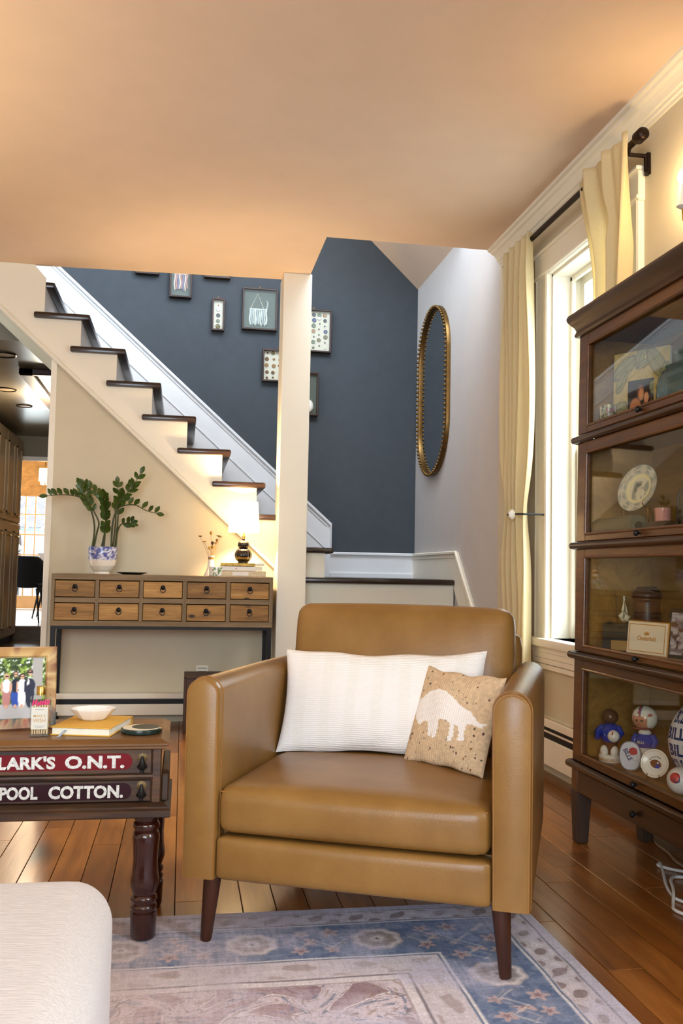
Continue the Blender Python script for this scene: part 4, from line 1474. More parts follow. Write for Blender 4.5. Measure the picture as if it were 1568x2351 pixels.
# yellow notebook with ribbon
nb = thing('notebook', 'yellow hardback notebook with a pale blue ribbon on the spool cabinet', 'book', (-0.2085, 2.375, TT), radians(-13))
bwid, bd = 0.146, 0.192
yel = plain('mustard_cloth', (214, 164, 62), 0.7, bump=0.1, bscale=500)
box('cover', (-bwid / 2, -bd / 2, 0), (bwid / 2, bd / 2, 0.0025), yel, nb, 0.001)
box('cover', (-bwid / 2, -bd / 2, 0.0175), (bwid / 2, bd / 2, 0.020), yel, nb, 0.001)
box('spine', (-bwid / 2, bd / 2 - .003, 0), (bwid / 2, bd / 2, 0.020), yel, nb, 0.001)
box('pages', (-bwid / 2 + .004, -bd / 2 + .004, 0.0025), (bwid / 2 - .004, bd / 2 - .004, 0.0175), M['cream_page'], nb)
obj('ribbon', MB().sheet(lambda u, v: (-0.035 - 0.012 * v + (u - .5) * 0.006, -bd / 2 + 0.004 - 0.024 * v, 0.0125 - 0.0122 * min(1, v * 1.25) ** 1.6), 1, 8), plain('pale_blue_ribbon', (160, 180, 196), 0.6), nb).modifiers.new('thick', 'SOLIDIFY').thickness = 0.0006
# octagonal dish on the notebook
dsh = obj('dish', MB().lathe([(0.030, 0.0), (0.032, 0.0015), (0.036, 0.0035), (0.057, 0.026), (0.0575, 0.029), (0.054, 0.028), (0.034, 0.008), (0.002, 0.006)], 8), M['white_glaze'], smooth=False, bevel=0.0012, bseg=2)
dsh.scale = (1.0, 0.8, 1)
dsh.location = (-0.211, 2.400, TT + 0.0205)
dsh.rotation_euler = (0, 0, radians(-13 + 22.5))
tag(dsh, 'white octagonal ceramic dish resting on the yellow notebook', 'dish')
# round lacquer box with a cream crescent
cs = thing('round_box', 'flat round dark green box with a cream crescent on its lid', 'trinket box', (-0.0885, 2.322, TT))
obj('body', MB().lathe([(0.044, 0), (0.049, 0.002), (0.050, 0.006), (0.049, 0.011), (0.046, 0.0125)], 40), plain('dark_green_lacquer', (28, 44, 38), 0.25), cs, smooth=True, angle=50)
cin = plain('cream_inlay', (232, 220, 194), 0.35)
obj('cream_inlay', MB().lathe([(0.045, 0.0120), (0.045, 0.0130), (0.002, 0.0132)], 40), cin, cs)
obj('dark_moon', MB().lathe([(0.0335, 0.0128), (0.0335, 0.0138), (0.002, 0.0139)], 40, (0.0105, 0.006, 0)), plain('dark_green_inlay', (34, 46, 40), 0.3), cs)

# ================================================================== console table with ten drawers
cn = thing('console_table', 'weathered wood console with ten small drawers on a black iron stand', 'console table', (0, 5.14, 0))
cx0, cx1, cz0, cz1, cdp = -0.697, 0.501, 0.563, 0.845, 0.285
box('top', (cx0, 0, 0.813), (cx1, cdp, cz1), M['grey_wood'], cn, 0.002)
box('bottom_board', (cx0, 0, cz0), (cx1, cdp, 0.592), M['grey_wood'], cn, 0.002)
box('back_board', (cx0, cdp - .01, 0.59), (cx1, cdp, 0.815), M['grey_wood'], cn)
box('rail', (cx0 + .02, 0.001, 0.690), (cx1 - .02, cdp - .01, 0.717), M['grey_wood'], cn, 0.001)
dxs = [(-0.679, -0.467), (-0.446, -0.232), (-0.212, 0.002), (0.025, 0.241), (0.264, 0.481)]
edges = [cx0] + [v for d in dxs for v in d] + [cx1]
for k in range(0, 12, 2):
    box('divider', (edges[k], 0.0005, 0.592), (edges[k + 1], cdp - .01, 0.813), M['grey_wood_v'], cn, 0.0015)
rngx = random.Random(11)
for (x0, x1) in dxs:
    for (z0, z1) in ((0.594, 0.688), (0.719, 0.811)):
        d = box('drawer', (x0 + .0025, 0.004, z0 + .002), (x1 - .0025, 0.24, z1 - .003), M['pine'], cn, 0.0015)
        xm, zm = (x0 + x1) / 2, (z0 + z1) / 2 + .012
        obj('pull_knob', MB().lathe([(0.013, 0), (0.013, 0.002), (0.008, 0.005), (0.010, 0.010), (0.006, 0.014), (0.001, 0.015)], 16).xf(Matrix.Translation((xm, 0.004, zm)) @ Matrix.Rotation(radians(90), 4, 'X')), M['black_metal'], d, smooth=True)
        obj('pull_ring', MB().tube([(xm + 0.0135 * cos(2 * pi * k / 20), -0.006 - 0.002 * (1 - sin(2 * pi * k / 20)), zm - 0.012 + 0.0145 * sin(2 * pi * k / 20)) for k in range(20)], 0.0022, 6, True), M['black_metal'], d, smooth=True)
for x in (cx0 + .003, cx1 - .029):
    for y in (0.003, cdp - .029):
        box('leg', (x, y, 0), (x + .026, y + .026, cz0 - .014), M['black_metal'], cn, 0.001)
    box('side_rail', (x + .002, .03, 0.05), (x + .024, cdp - .03, 0.07), M['black_metal'], cn)
for y in (0.002, cdp - .028):
    box('apron_rail', (cx0 + .003, y, cz0 - .016), (cx1 - .003, y + .026, cz0), M['black_metal'], cn)
CT = 0.845

# ------------------------------------------------------------------ potted plant
pp_ = thing('potted_plant', 'glossy green houseplant with arching stems in a blue and white pot', 'plant', (-0.445, 5.275, CT))
pot = obj('pot', MB().lathe([(0.040, 0.0), (0.0415, 0.006), (0.040, 0.012), (0.052, 0.022), (0.068, 0.045), (0.076, 0.075), (0.0785, 0.110), (0.0785, 0.148), (0.0795, 0.152), (0.0755, 0.152), (0.074, 0.12), (0.01, 0.118)], 72), M['print_glossy'], pp_, smooth=True, angle=60)
# denser rings so the printed glaze can show
bm = bmesh.new()
bm.from_mesh(pot.data)
bmesh.ops.subdivide_edges(bm, edges=[e for e in bm.edges if abs(e.verts[0].co.z - e.verts[1].co.z) > 0.02], cuts=9, use_grid_fill=True)
bm.to_mesh(pot.data)
bm.free()


def glaze(x, y, z):
    an = np.arctan2(y, x) * 0.078
    c = np.tile([232., 222, 204], (len(x), 1))
    n = fbm(an * 70 + 5, z * 80, 3)
    n2 = fbm(an * 150 + 2, z * 160, 8)
    top = step(z + .012 * (fbm(an * 40, z * 0 + 1, 4) - .5), .080, .014)
    c = mixc(c, (206, 206, 216), top)
    c = mixc(c, (74, 80, 150), top * step(n, .50, .12) * (.5 + .7 * n2))
    return mixc(c, (44, 52, 124), top * step(n2, .60, .08) * .8)


colour(pot, glaze)
obj('soil', MB().lathe([(0.074, 0.135), (0.04, 0.142), (0.002, 0.144)], 20, cap=False), M['soil'], pp_)
STEMS = {
    'A': [(-5.8, 0.5), (-4.8, 10.3), (-5.8, 17.8), (-8.3, 24.1), (-12.0, 28.1), (-17.8, 29.6), (-24.1, 29.6), (-30.1, 28.9)],
    'B': [(-4.8, 1.0), (-3.5, 9.0), (-2.5, 14.6), (-5.0, 20.3), (-7.8, 24.6), (-10.3, 29.6), (-12.6, 34.6)],
    'C': [(-1.0, 0.5), (1.0, 12.8), (1.0, 22.8), (-1.5, 29.1), (-5.3, 32.1), (-9.0, 33.9), (-11.5, 36.1)],
    'D': [(0.5, 0.5), (1.0, 9.0), (1.3, 17.8), (0.8, 24.1), (0.3, 29.1)],
    'E': [(6.5, 1.0), (7.3, 12.8), (7.5, 24.1), (7.0, 31.6), (6.5, 37.1)],
    'F': [(5.5, 1.0), (6.5, 14.1), (6.8, 24.1), (10.3, 29.6), (14.6, 34.6), (19.1, 42.7)],
    'G': [(4.5, 1.0), (5.0, 15.3), (7.5, 22.8), (12.3, 25.1), (17.3, 25.1), (23.1, 22.3), (28.6, 20.8)],
    'H': [(7.0, 1.5), (7.8, 10.3), (9.8, 14.1), (13.1, 14.8), (15.8, 15.1)]}
# depth offset at tip, where leaves start (fraction), leaf length, spacing
SPEC = {'A': (-.02, .62, .050, .028, 1), 'B': (-.05, .60, .052, .026, 0), 'C': (.03, .55, .054, .030, 0), 'D': (-.10, .28, .052, .026, 2), 'E': (.03, .56, .050, .036, 0),
        'F': (-.02, .48, .052, .030, 0), 'G': (-.03, .55, .050, .040, 1), 'H': (-.06, .70, .050, .030, 0)}


def leaf_mesh():
    mb = MB()
    prof = [(0, .0), (.16, .26), (.4, .46), (.62, .47), (.84, .28), (1, 0)]
    vs = []
    for t_, w in prof:
        vs += [(-w * .55, t_, .10 * w + .10 * t_ * t_), (0, t_, .10 * t_ * t_ - .02), (w * .55, t_, .10 * w + .10 * t_ * t_)]
    fs = []
    for i in range(len(prof) - 1):
        fs += [(3 * i, 3 * i + 1, 3 * i + 4, 3 * i + 3), (3 * i + 1, 3 * i + 2, 3 * i + 5, 3 * i + 4)]
    return mb.add(vs, fs)


leaf_me = None
rl_ = random.Random(5)
for key, P in STEMS.items():
    tipy, f0, ll, gap, mode = SPEC[key]
    n = len(P)
    pts = []
    for i, (x, z) in enumerate(P):
        pts.append(Vector((x / 100, tipy * (i / (n - 1)) ** 1.5 + (0.02 if key in 'CE' else -0.01), 0.150 + z / 100 - 0.012)))
    # smooth with Catmull-Rom
    cr = []
    for i in range(n - 1):
        p0, p1, p2, p3 = pts[max(0, i - 1)], pts[i], pts[i + 1], pts[min(n - 1, i + 2)]
        for k in range(5):
            t_ = k / 5
            cr.append(0.5 * ((2 * p1) + (p2 - p0) * t_ + (2 * p0 - 5 * p1 + 4 * p2 - p3) * t_ ** 2 + (3 * p1 - p0 - 3 * p2 + p3) * t_ ** 3))
    cr.append(pts[-1])
    m_ = len(cr)
    sobj = obj('stem', MB().tube(cr, [0.0058 * (1 - .72 * i / m_) for i in range(m_)], 7), M['stem'], pp_, smooth=True)
    total = sum((cr[i + 1] - cr[i]).length for i in range(m_ - 1))
    acc, nxt, sgn = 0, f0 * total, 1
    for i in range(m_ - 1):
        seg = (cr[i + 1] - cr[i])
        acc += seg.length
        while acc >= nxt:
            T = seg.normalized()
            for sg in ((1, -1) if mode != 1 else (1,)):
                if mode == 1:
                    side = Vector((0.15 * sgn, -.5 * sgn, 1)).normalized()
                    sgn = -sgn
                elif mode == 2:
                    side = Vector((sg, -0.6, 0.1))
                else:
                    side = (T.cross(Vector((0, 1, 0))) * sg + Vector((0, -0.5 * sg + rl_.uniform(-.3, .3), 0))).normalized()
                d = (T * 0.75 + side * 0.85 + Vector((0, 0, 0.25))).normalized()
                L = ll * rl_.uniform(.85, 1.15)
                if leaf_me is None:
                    lf = obj('leaf', leaf_mesh(), M['leaf'], sobj, smooth=True, angle=80)
                    leaf_me = lf.data
                else:
                    lf = bpy.data.objects.new('leaf', leaf_me)
                    link(lf, sobj)
                nrm = Vector((rl_.uniform(-.4, .4), -1, rl_.uniform(0.0, .7)))
                xx = d.cross(nrm).normalized()
                zz = xx.cross(d).normalized()
                mm = Matrix.Identity(4)
                for r_ in range(3):
                    mm[r_][0], mm[r_][1], mm[r_][2], mm[r_][3] = xx[r_] * L, d[r_] * L, zz[r_] * L, cr[i][r_]
                lf.matrix_local = mm
            nxt += gap
    # terminal leaf
    lf = bpy.data.objects.new('leaf', leaf_me)
    link(lf, sobj)
    d = (cr[-1] - cr[-3]).normalized()
    xx = d.cross(Vector((0, -1, .3))).normalized()
    zz = xx.cross(d)
    mm = Matrix.Identity(4)
    for r_ in range(3):
        mm[r_][0], mm[r_][1], mm[r_][2], mm[r_][3] = xx[r_] * ll, d[r_] * ll, zz[r_] * ll, cr[-1][r_]
    lf.matrix_local = mm

# flat black dish
o = obj('plate', MB().lathe([(0.05, 0), (0.055, 0.002), (0.082, 0.010), (0.084, 0.013), (0.080, 0.012), (0.05, 0.005), (0.002, 0.004)], 40), M['black_ceramic'], smooth=True)
o.location = (-0.280, 5.25, CT)
tag(o, 'shallow black dish beside the potted plant', 'dish')

# bud vase with dried flowers
vz = thing('bud_vase', 'slim white bottle vase of dried flowers with a banded neck', 'vase', (0.158, 5.30, CT))
obj('vessel', MB().lathe([(0.040, 0), (0.040, 0.004), (0.030, 0.025), (0.021, 0.05), (0.0175, 0.08), (0.017, 0.112), (0.0185, 0.117), (0.016, 0.117), (0.014, 0.09)], 28), M['white_glaze'], vz, smooth=True)
obj('neck_band', MB().lathe([(0.0178, 0.094), (0.0178, 0.108)], 28, cap=False), plain('ochre_band', (150, 112, 60), 0.4, var=.4, scale=90), vz)
fl = [((-0.066, 0.0, 0.226), 'disc', (120, 84, 50)), ((-0.042, .01, 0.196), 'disc', (146, 108, 60)), ((-0.005, .0, 0.246), 'cone', (176, 126, 48)), ((0.004, -.01, 0.188), 'cone', (64, 42, 34)),
      ((0.038, 0, 0.230), 'disc', (92, 66, 50)), ((0.050, .01, 0.226), 'disc', (170, 140, 90)), ((0.022, -.01, 0.190), 'disc', (150, 110, 70)), ((0.006, .01, 0.165), 'cone', (190, 140, 50)), ((0.03, 0.01, .205), 'cone', (150, 110, 60)), ((-0.012, -.005, .16), 'cone', (206, 170, 90))]
tip = None
for (p, kind, col) in fl:
    sm_ = obj('stem', MB().tube([(p[0] * .12, p[1] * .2, 0.09), (p[0] * .45, p[1] * .6, 0.145), p], 0.0011, 5), plain('straw_stem', (150, 116, 70), 0.8), vz)
    if kind == 'disc':
        mb = MB().lathe([(0.002, -.004), (0.013, 0.0), (0.012, 0.003), (0.002, 0.004)], 10, p)
    else:
        mb = MB().lathe([(0.001, -.012), (0.006, -.006), (0.008, 0.002), (0.006, 0.008), (0.001, 0.010)], 10, p)
    obj('flower_head', mb, plain('dried_flower', col, 0.8, var=.2, scale=80), sm_, smooth=True)

# white cup with green leaves
o = obj('cup_planter', MB().lathe([(0.036, 0), (0.040, 0.003), (0.0415, 0.03), (0.0415, 0.053), (0.039, 0.053), (0.038, 0.03), (0.002, 0.008)], 64), M['print_glossy'], smooth=True, angle=60)
bm = bmesh.new()
bm.from_mesh(o.data)
bmesh.ops.subdivide_edges(bm, edges=[e for e in bm.edges if abs(e.verts[0].co.z - e.verts[1].co.z) > 0.015], cuts=9, use_grid_fill=True)
bm.to_mesh(o.data)
bm.free()


def cupleaf(x, y, z):
    an = np.arctan2(y, x) + pi / 2
    s = an * 0.0415
    c = np.tile([240., 236, 228], (len(x), 1))
    for (ls, lz, rot, L, W, col) in ((-.016, .038, .7, .013, .004, (110, 150, 90)), (-.009, .043, 2.2, .010, .004, (96, 140, 84)), (.012, .036, 1.9, .013, .005, (110, 140, 80)), (.020, .030, .9, .012, .004, (120, 156, 96)), (.010, .022, 1.4, .016, .0045, (104, 136, 76)), (-.018, .012, 1.2, .011, .005, (110, 150, 90)), (-.004, .009, 2.0, .009, .004, (90, 130, 76)), (.028, .045, .4, .01, .004, (110, 150, 90))):
        u = (s - ls) * cos(rot) + (z - lz) * sin(rot)
        v = -(s - ls) * sin(rot) + (z - lz) * cos(rot)
        c = mixc(c, col, ((u / L) ** 2 + (v / W) ** 2 < 1).astype(float) * (np.hypot(x, y) > .0395))
    return c


colour(o, cupleaf)
o.location = (0.186, 5.195, CT)
tag(o, 'small white cup printed with green leaves in front of the stacked books', 'cup')

# three stacked books
yel2 = plain('yellow_print_cloth', (206, 172, 84), 0.7, var=.35, scale=60)
wht2 = plain('white_book_cloth', (232, 226, 216), 0.7)
bei2 = plain('beige_book_cloth', (214, 194, 156), 0.7, var=.15, scale=40)


def book(label, x0, x1, y0, y1, z0, z1, mat, rz=0, flare=0.0):
    b = thing('book', label, 'book', ((x0 + x1) / 2, (y0 + y1) / 2, z0), rz, 'books under the table lamp')
    w, d, h = (x1 - x0) / 2, (y1 - y0) / 2, z1 - z0
    box('cover', (-w, -d, h - .0022), (w, d, h), mat, b, .0006)
    box('cover', (-w, -d, 0), (w, d, .0022), mat, b, .0006)
    box('spine', (-w, -d, 0), (w, -d + .0025, h), mat, b, .0006)
    mb = MB()
    nn = 10
    vs = []
    for i in range(nn + 1):
        t_ = i / nn
        x = -w + .003 + (2 * w - .003 + flare) * t_
        k = max(0, t_ - .86) / .14 * (1 if flare else 0)
        zt = h - .0022 + .010 * k * (1 if flare else 0) * (0.6 + .4 * sin(k * 5))
        for (yy, zz) in ((-d + .003, .0022), (d - .002, .0022), (d - .002, zt), (-d + .003, zt)):
            vs.append((x, yy, zz))
    fs = [(3, 2, 1, 0), tuple(4 * nn + k for k in range(4))]
    for i in range(nn):
        for j in range(4):
            fs.append((4 * i + j, 4 * i + (j + 1) % 4, 4 * i + 4 + (j + 1) % 4, 4 * i + 4 + j))
    obj('pages', mb.add(vs, fs), M['cream_page'], b)
    return b


b3 = book('thick beige book at the bottom of the stack under the lamp', 0.205, 0.462, 5.165, 5.365, CT, CT + .031, bei2)
obj('spine_label', MB().box((-0.06, -.1016, .006), (.03, -.0998, .026)), wht2, b3)
b2 = book('white book in the middle of the stack under the lamp', 0.208, 0.405, 5.17, 5.35, CT + .0315, CT + .0575, wht2, 0, .035)
obj('spine_emblem', MB().lathe([(.003, 0), (.001, .001)], 10).xf(Matrix.Translation((-.012, -.0902, .013)) @ Matrix.Rotation(radians(90), 4, 'X')), plain('red_emblem', (170, 70, 50)), b2)
book('yellow patterned book on top of the stack, under the lamp', 0.210, 0.402, 5.172, 5.35, CT + .058, CT + .0755, yel2, 0, .05)

# table lamp
LZ = CT + .0758
lp = thing('table_lamp', 'small lit lamp with ribbed dark gourd base and white drum shade', 'lamp', (0.338, 5.265, LZ))
rib = lambda a, z: 1 - 0.055 * abs(cos(7 * a)) ** 6 if 0.006 < z < 0.128 else 1
prof = [(0.030, 0), (0.031, 0.004), (0.029, 0.007)]
for k in range(1, 13):
    a = -pi * .36 + (pi * .36 + pi * .42) * k / 12
    prof.append((0.0505 * cos(a), 0.046 + 0.046 * sin(a)))
for k in range(0, 13):
    a = -pi * .33 + (pi * .33 + pi * .42) * k / 12
    prof.append((0.0335 * cos(a), 0.105 + 0.0285 * sin(a)))
prof += [(0.0085, 0.134), (0.0085, 0.142)]
obj('base', MB().lathe(prof, 84, mod=rib), plain('dark_bronze_glass', (30, 20, 16), 0.12, 0.35, coat=.6), lp, smooth=True, angle=70)
obj('neck', MB().lathe([(0.009, 0.140), (0.0075, 0.146), (0.009, 0.152), (0.0075, 0.157), (0.0055, 0.176)], 16), M['brass'], lp, smooth=True)
shm = NT('lit_linen_shade')
shm.set(0.9)
shm.b.inputs['Base Color'].default_value = lin((250, 240, 222))
shm.b.inputs['Emission Color'].default_value = lin((255, 226, 176))
shm.b.inputs['Emission Strength'].default_value = 7.0
tl = shm.n('ShaderNodeBsdfTranslucent')
tl.inputs[0].default_value = lin((250, 236, 208))
mx = shm.n('ShaderNodeMixShader')
mx.inputs[0].default_value = 0.5
shm.l(shm.b.outputs[0], mx.inputs[1])
shm.l(tl.outputs[0], mx.inputs[2])
shm.l(mx.outputs[0], shm.out.inputs['Surface'])
obj('shade', MB().lathe([(0.0885, 0.178), (0.0885, 0.182), (0.0775, 0.348), (0.0775, 0.352)], 40, cap=False), shm.m, lp, smooth=True)
obj('finial', MB().ball((0, 0, 0.345), 0.006, 8, 6), M['brass'], lp)
obj('harp', MB().tube([(0, 0, 0.176), (0.03, 0, 0.23), (0.03, 0, 0.30), (0, 0, 0.340)], 0.0015, 6), M['brass'], lp)
obj('light_bulb', MB().ball((0, 0, 0.235), 0.022, 12, 8, (1, 1, 1.3)), emit('lit_bulb', (255, 220, 170), 12), lp)
bulb('table_lamp_light', (0.338, 5.265, LZ + 0.265), 52, (1.0, 0.70, 0.38), 0.03)

# white wall outlet and the dark crate below it
ol = thing('wall_outlet', 'white slotted wall outlet above the dark wooden crate', 'outlet', (0.128, WB, 0.285))
box('plate', (-0.036, -0.006, -0.06), (0.036, 0, 0.038), M['trim'], ol, 0.003)
for k in range(3):
    box('slot', (-0.026, -0.0075, 0.020 - .018 * k), (0.026, -0.0055, 0.023 - .018 * k), M['felt'], ol)
ck = thing('wooden_crate', 'dark wooden crate on the floor behind the armchair', 'crate', (0.024, 5.03, 0))
box('front_panel', (0.012, 0.006, 0.02), (0.31, 0.02, 0.296), M['crate'], ck, 0.002)
box('side_panel', (0.0, 0.0, 0.0), (0.014, 0.25, 0.302), M['crate'], ck, 0.003)
box('side_panel', (0.308, 0.0, 0.0), (0.322, 0.25, 0.302), M['crate'], ck, 0.003)
box('lid', (0.0, 0.0, 0.292), (0.322, 0.25, 0.306), M['crate'], ck, 0.003)
box('back_panel', (0.012, 0.235, 0.02), (0.31, 0.248, 0.296), M['crate'], ck)

# ================================================================== framed pieces on the slate-blue wall
FY = 6.4495


def shadow_frame(label, x0, x1, z0, z1, back, nail=True):
    f = thing('shadow_box_frame', label, 'picture frame', ((x0 + x1) / 2, FY, z0), 0, 'shadow boxes on the slate-blue wall')
    w, h, b, d = (x1 - x0) / 2, z1 - z0, 0.012, 0.042
    mb = MB()
    for a in ((-w, 0, w, b), (-w, h - b, w, h), (-w, b, -w + b, h - b), (w - b, b, w, h - b)):
        mb.box((a[0], -d, a[1]), (a[2], 0, a[3]))
    obj('frame', mb, M['dark_frame'], f, bevel=0.0015)
    box('backing', (-w + b, -0.016, b), (w - b, -0.004, h - b), back, f)
    box('pane', (-w + b, -0.037, b), (w - b, -0.035, h - b), M['pane'], f)
    if nail:
        obj('hanger', MB().tube([(0, -0.004, h - .002), (-.004, -0.006, h + .012), (0, -0.008, h + .022), (.004, -0.006, h + .012), (0, -.004, h)], 0.0018, 5), M['brass'], f)
    return f, w, h


def buttons(f, items):
    cols = {'s': (206, 204, 206), 'k': (44, 44, 50), 'g': (96, 108, 84), 'b': (112, 78, 52), 'n': (150, 112, 72), 'w': (224, 214, 196), 'u': (60, 66, 110), 'o': (110, 100, 60)}
    for (x, z, rr, c) in items:
        mname = 'button_' + c
        if mname not in M:
            M[mname] = plain('sewing_button_' + {'s': 'silver', 'k': 'black', 'g': 'green', 'b': 'brown', 'n': 'tan', 'w': 'shell', 'u': 'blue', 'o': 'olive'}[c], cols[c], 0.3, 0.2, var=.25, scale=160)
        obj('button', MB().lathe([(rr, 0), (rr, .003), (rr * .82, .0055), (rr * .62, .0045), (rr * .25, .0055), (rr * .02, .0055)], 14).xf(Matrix.Translation((x, -0.016, z)) @ Matrix.Rotation(radians(90), 4, 'X')), M[mname], f, smooth=True)


def weaving(f, cx, ztop, zbar, zbot, w, cols, n=9):
    obj('hanging_string', MB().tube([(cx - w, -.018, zbar), (cx - w * .1, -.018, ztop), (cx + w * .7, -.018, zbar)], 0.0020, 5), M['paper'], f)
    rr = random.Random(int(cx * 1000) + 3)
    mats = [plain('wool_yarn', c, 0.95, var=.2, scale=120) for c in cols]
    for i in range(n):
        x = cx - w + 2 * w * i / (n - 1)
        L = zbot + rr.uniform(0, .02)
        ppx = [(x + .003 * sin(k * 1.3 + i), -.019 - .004 * (i % 2), zbar + .004 - (zbar - L) * k / 6) for k in range(7)]
        obj('yarn_tassel', MB().tube(ppx, [w / (n - 1) * 1.05] * 6 + [w / (n - 1) * .7], 6), mats[i % len(mats)], f, smooth=True)
    obj('woven_band', MB().tube([(cx - w * 1.05, -.022, zbar), (cx + w * 1.05, -.022, zbar)], .007, 8), mats[0], f, smooth=True)


shadow_frame('shadow box at upper left, only its bottom edge below the ceiling', -0.390, -0.227, 2.935, 3.20, M['felt'])
f, w, h = shadow_frame('shadow box of pink and cream tassels cut by the ceiling edge', -0.152, 0.002, 2.785, 3.05, M['felt'])
weaving(f, 0, .24, .17, .045, .042, ((206, 190, 180), (170, 130, 128), (120, 120, 150)), 8)
shadow_frame('shadow box showing only a bottom edge, above the narrow button frame', 0.086, 0.270, 2.942, 3.20, M['felt'])
f, w, h = shadow_frame('narrow shadow box holding one column of five buttons', 0.147, 0.237, 2.565, 2.797, M['paper'])
buttons(f, [(0, .186, .005, 'n'), (0, .154, .0135, 's'), (0, .113, .0145, 'k'), (0, .073, .0135, 'g'), (0, .036, .0165, 'o')])
f, w, h = shadow_frame('large shadow box with a pale fringed weaving on grey-green backing', 0.360, 0.610, 2.588, 2.890, M['felt'])
weaving(f, -.010, .265, .150, .028, .058, ((196, 204, 200), (160, 172, 176), (180, 188, 180)), 10)
wv = plain('wool_loop', (150, 160, 156), .95)
obj('wool_loop', MB().tube([(.046, -.02, .15), (.056, -.02, .18), (.054, -.02, .208), (.042, -.02, .216)], [.008, .008, .007, .004], 8), wv, f, smooth=True)
f, w, h = shadow_frame('shadow box of brown buttons partly behind the left of the post', 0.512, 0.742, 2.222, 2.455, M['paper'])
its = []
rb = random.Random(2)
for r_, z in enumerate((.205, .165, .117, .07, .032)):
    for c_, x in enumerate((-.082, -.036, .010, .052, .09)):
        its.append((x + rb.uniform(-.004, .004), z + rb.uniform(-.004, .004), rb.choice((.007, .009, .0125, .014)), rb.choice('bnob')))
buttons(f, its)
f, w, h = shadow_frame('shadow box of many mixed buttons just right of the post', 0.752, 1.003, 2.453, 2.765, M['paper'])
its = []
for c_, x in enumerate((-.09, -.045, .0, .040, .082)):
    for r_ in range(7):
        its.append((x + rb.uniform(-.004, .004), .036 + .040 * r_ + (.016 if c_ % 2 else 0) * (r_ < 6), rb.choice((.006, .009, .013, .0145, .016)), rb.choice('bnogkuws')))
buttons(f, its)
f, w, h = shadow_frame('shadow box with a white shell, low and right of the post', 0.690, 0.918, 1.992, 2.306, M['felt'])
obj('white_shell', MB().ball((.05, -.026, .07), .03, 12, 8, (1, .4, 1.5)), M['white_glaze'], f, smooth=True)

# ================================================================== oval mirror with beaded gold frame
mr_ = thing('wall_mirror', 'tall capsule-shaped wall mirror with a beaded antique gold frame', 'mirror', (WX, 5.944, 2.117))


def capsule(hw, hh, n):
    """points round a capsule: half width hw, half height hh, evenly spaced"""
    st_ = hh - hw
    per = 4 * st_ + 2 * pi * hw
    out = []
    for i in range(n):
        s = per * i / n
        if s < 2 * st_:
            out.append((hw, -st_ + s))
        elif s < 2 * st_ + pi * hw:
            a = (s - 2 * st_) / hw
            out.append((hw * cos(a), st_ + hw * sin(a)))
        elif s < 4 * st_ + pi * hw:
            out.append((-hw, st_ - (s - 2 * st_ - pi * hw)))
        else:
            a = pi + (s - 4 * st_ - pi * hw) / hw
            out.append((hw * cos(a), -st_ + hw * sin(a)))
    return out


HW, HH = 0.358, 0.578
N = 96
rings = []
for (ins, xx) in ((0.0, 0.0), (0.0, -0.024), (0.004, -0.028), (0.013, -0.028), (0.016, -0.024), (0.017, -0.012), (0.022, -0.010), (0.024, -0.004)):
    rings.append([(xx, p[0], p[1]) for p in capsule(HW - ins, HH - ins, N)])
mb = MB()
vs = [p for r_ in rings for p in r_]
fs = [(i * N + j, i * N + (j + 1) % N, (i + 1) * N + (j + 1) % N, (i + 1) * N + j) for i in range(len(rings) - 1) for j in range(N)]
obj('frame', mb.add(vs, fs), M['gold'], mr_, smooth=True, angle=50)
obj('glass', MB().prism(capsule(HW - .020, HH - .020, 72), -0.012, -0.006, 0), M['mirror'], mr_)
bme = None
for p in capsule(HW - 0.008, HH - 0.008, 100):
    if bme is None:
        b_ = obj('bead', MB().ball((0, 0, 0), 0.0100, 8, 6), M['gold'], mr_, smooth=True)
        bme = b_.data
    else:
        b_ = bpy.data.objects.new('bead', bme)
        link(b_, mr_)
    b_.location = (-0.034, p[0], p[1])

# ================================================================== curtains, rod, holdback, sconce
RODX, RODZ = 1.57, 2.462
rod = thing('curtain_rod', 'dark bronze curtain rod above the right-hand window', 'curtain rod', (RODX, 0, RODZ))
obj('pole', MB().tube([(0, 4.335, 0), (0, 2.985, 0)], 0.0125, 14), M['bronze'], rod, smooth=True)
obj('finial', MB().lathe([(0.010, 0), (0.020, 0.004), (0.0235, 0.012), (0.0235, 0.05), (0.020, 0.056), (0.006, 0.060)], 20).xf(Matrix.Translation((0, 2.99, 0)) @ Matrix.Rotation(radians(90), 4, 'X')), M['bronze'], rod, smooth=True, angle=45)
for y in (3.045, 4.30):
    obj('bracket', MB().tube([(0.0, y, -0.012), (0.0, y, -0.030), (0.062, y, -0.030), (0.066, y, -0.034), (0.066, y, -0.085)], 0.008, 8), M['bronze'], rod)
    box('wall_plate', (0.066, y - .012, -0.10), (0.0795, y + .012, -0.02), M['bronze'], rod)


def curtain(name, label, fn, nu=150, nv=90):
    o = obj(name, MB().sheet(fn, nu, nv), M['curtain'], smooth=True, angle=180)
    sm_ = o.modifiers.new('cloth', 'SOLIDIFY')
    sm_.thickness = 0.002
    return tag(o, label, 'curtain', 'linen curtains at the right-hand window')


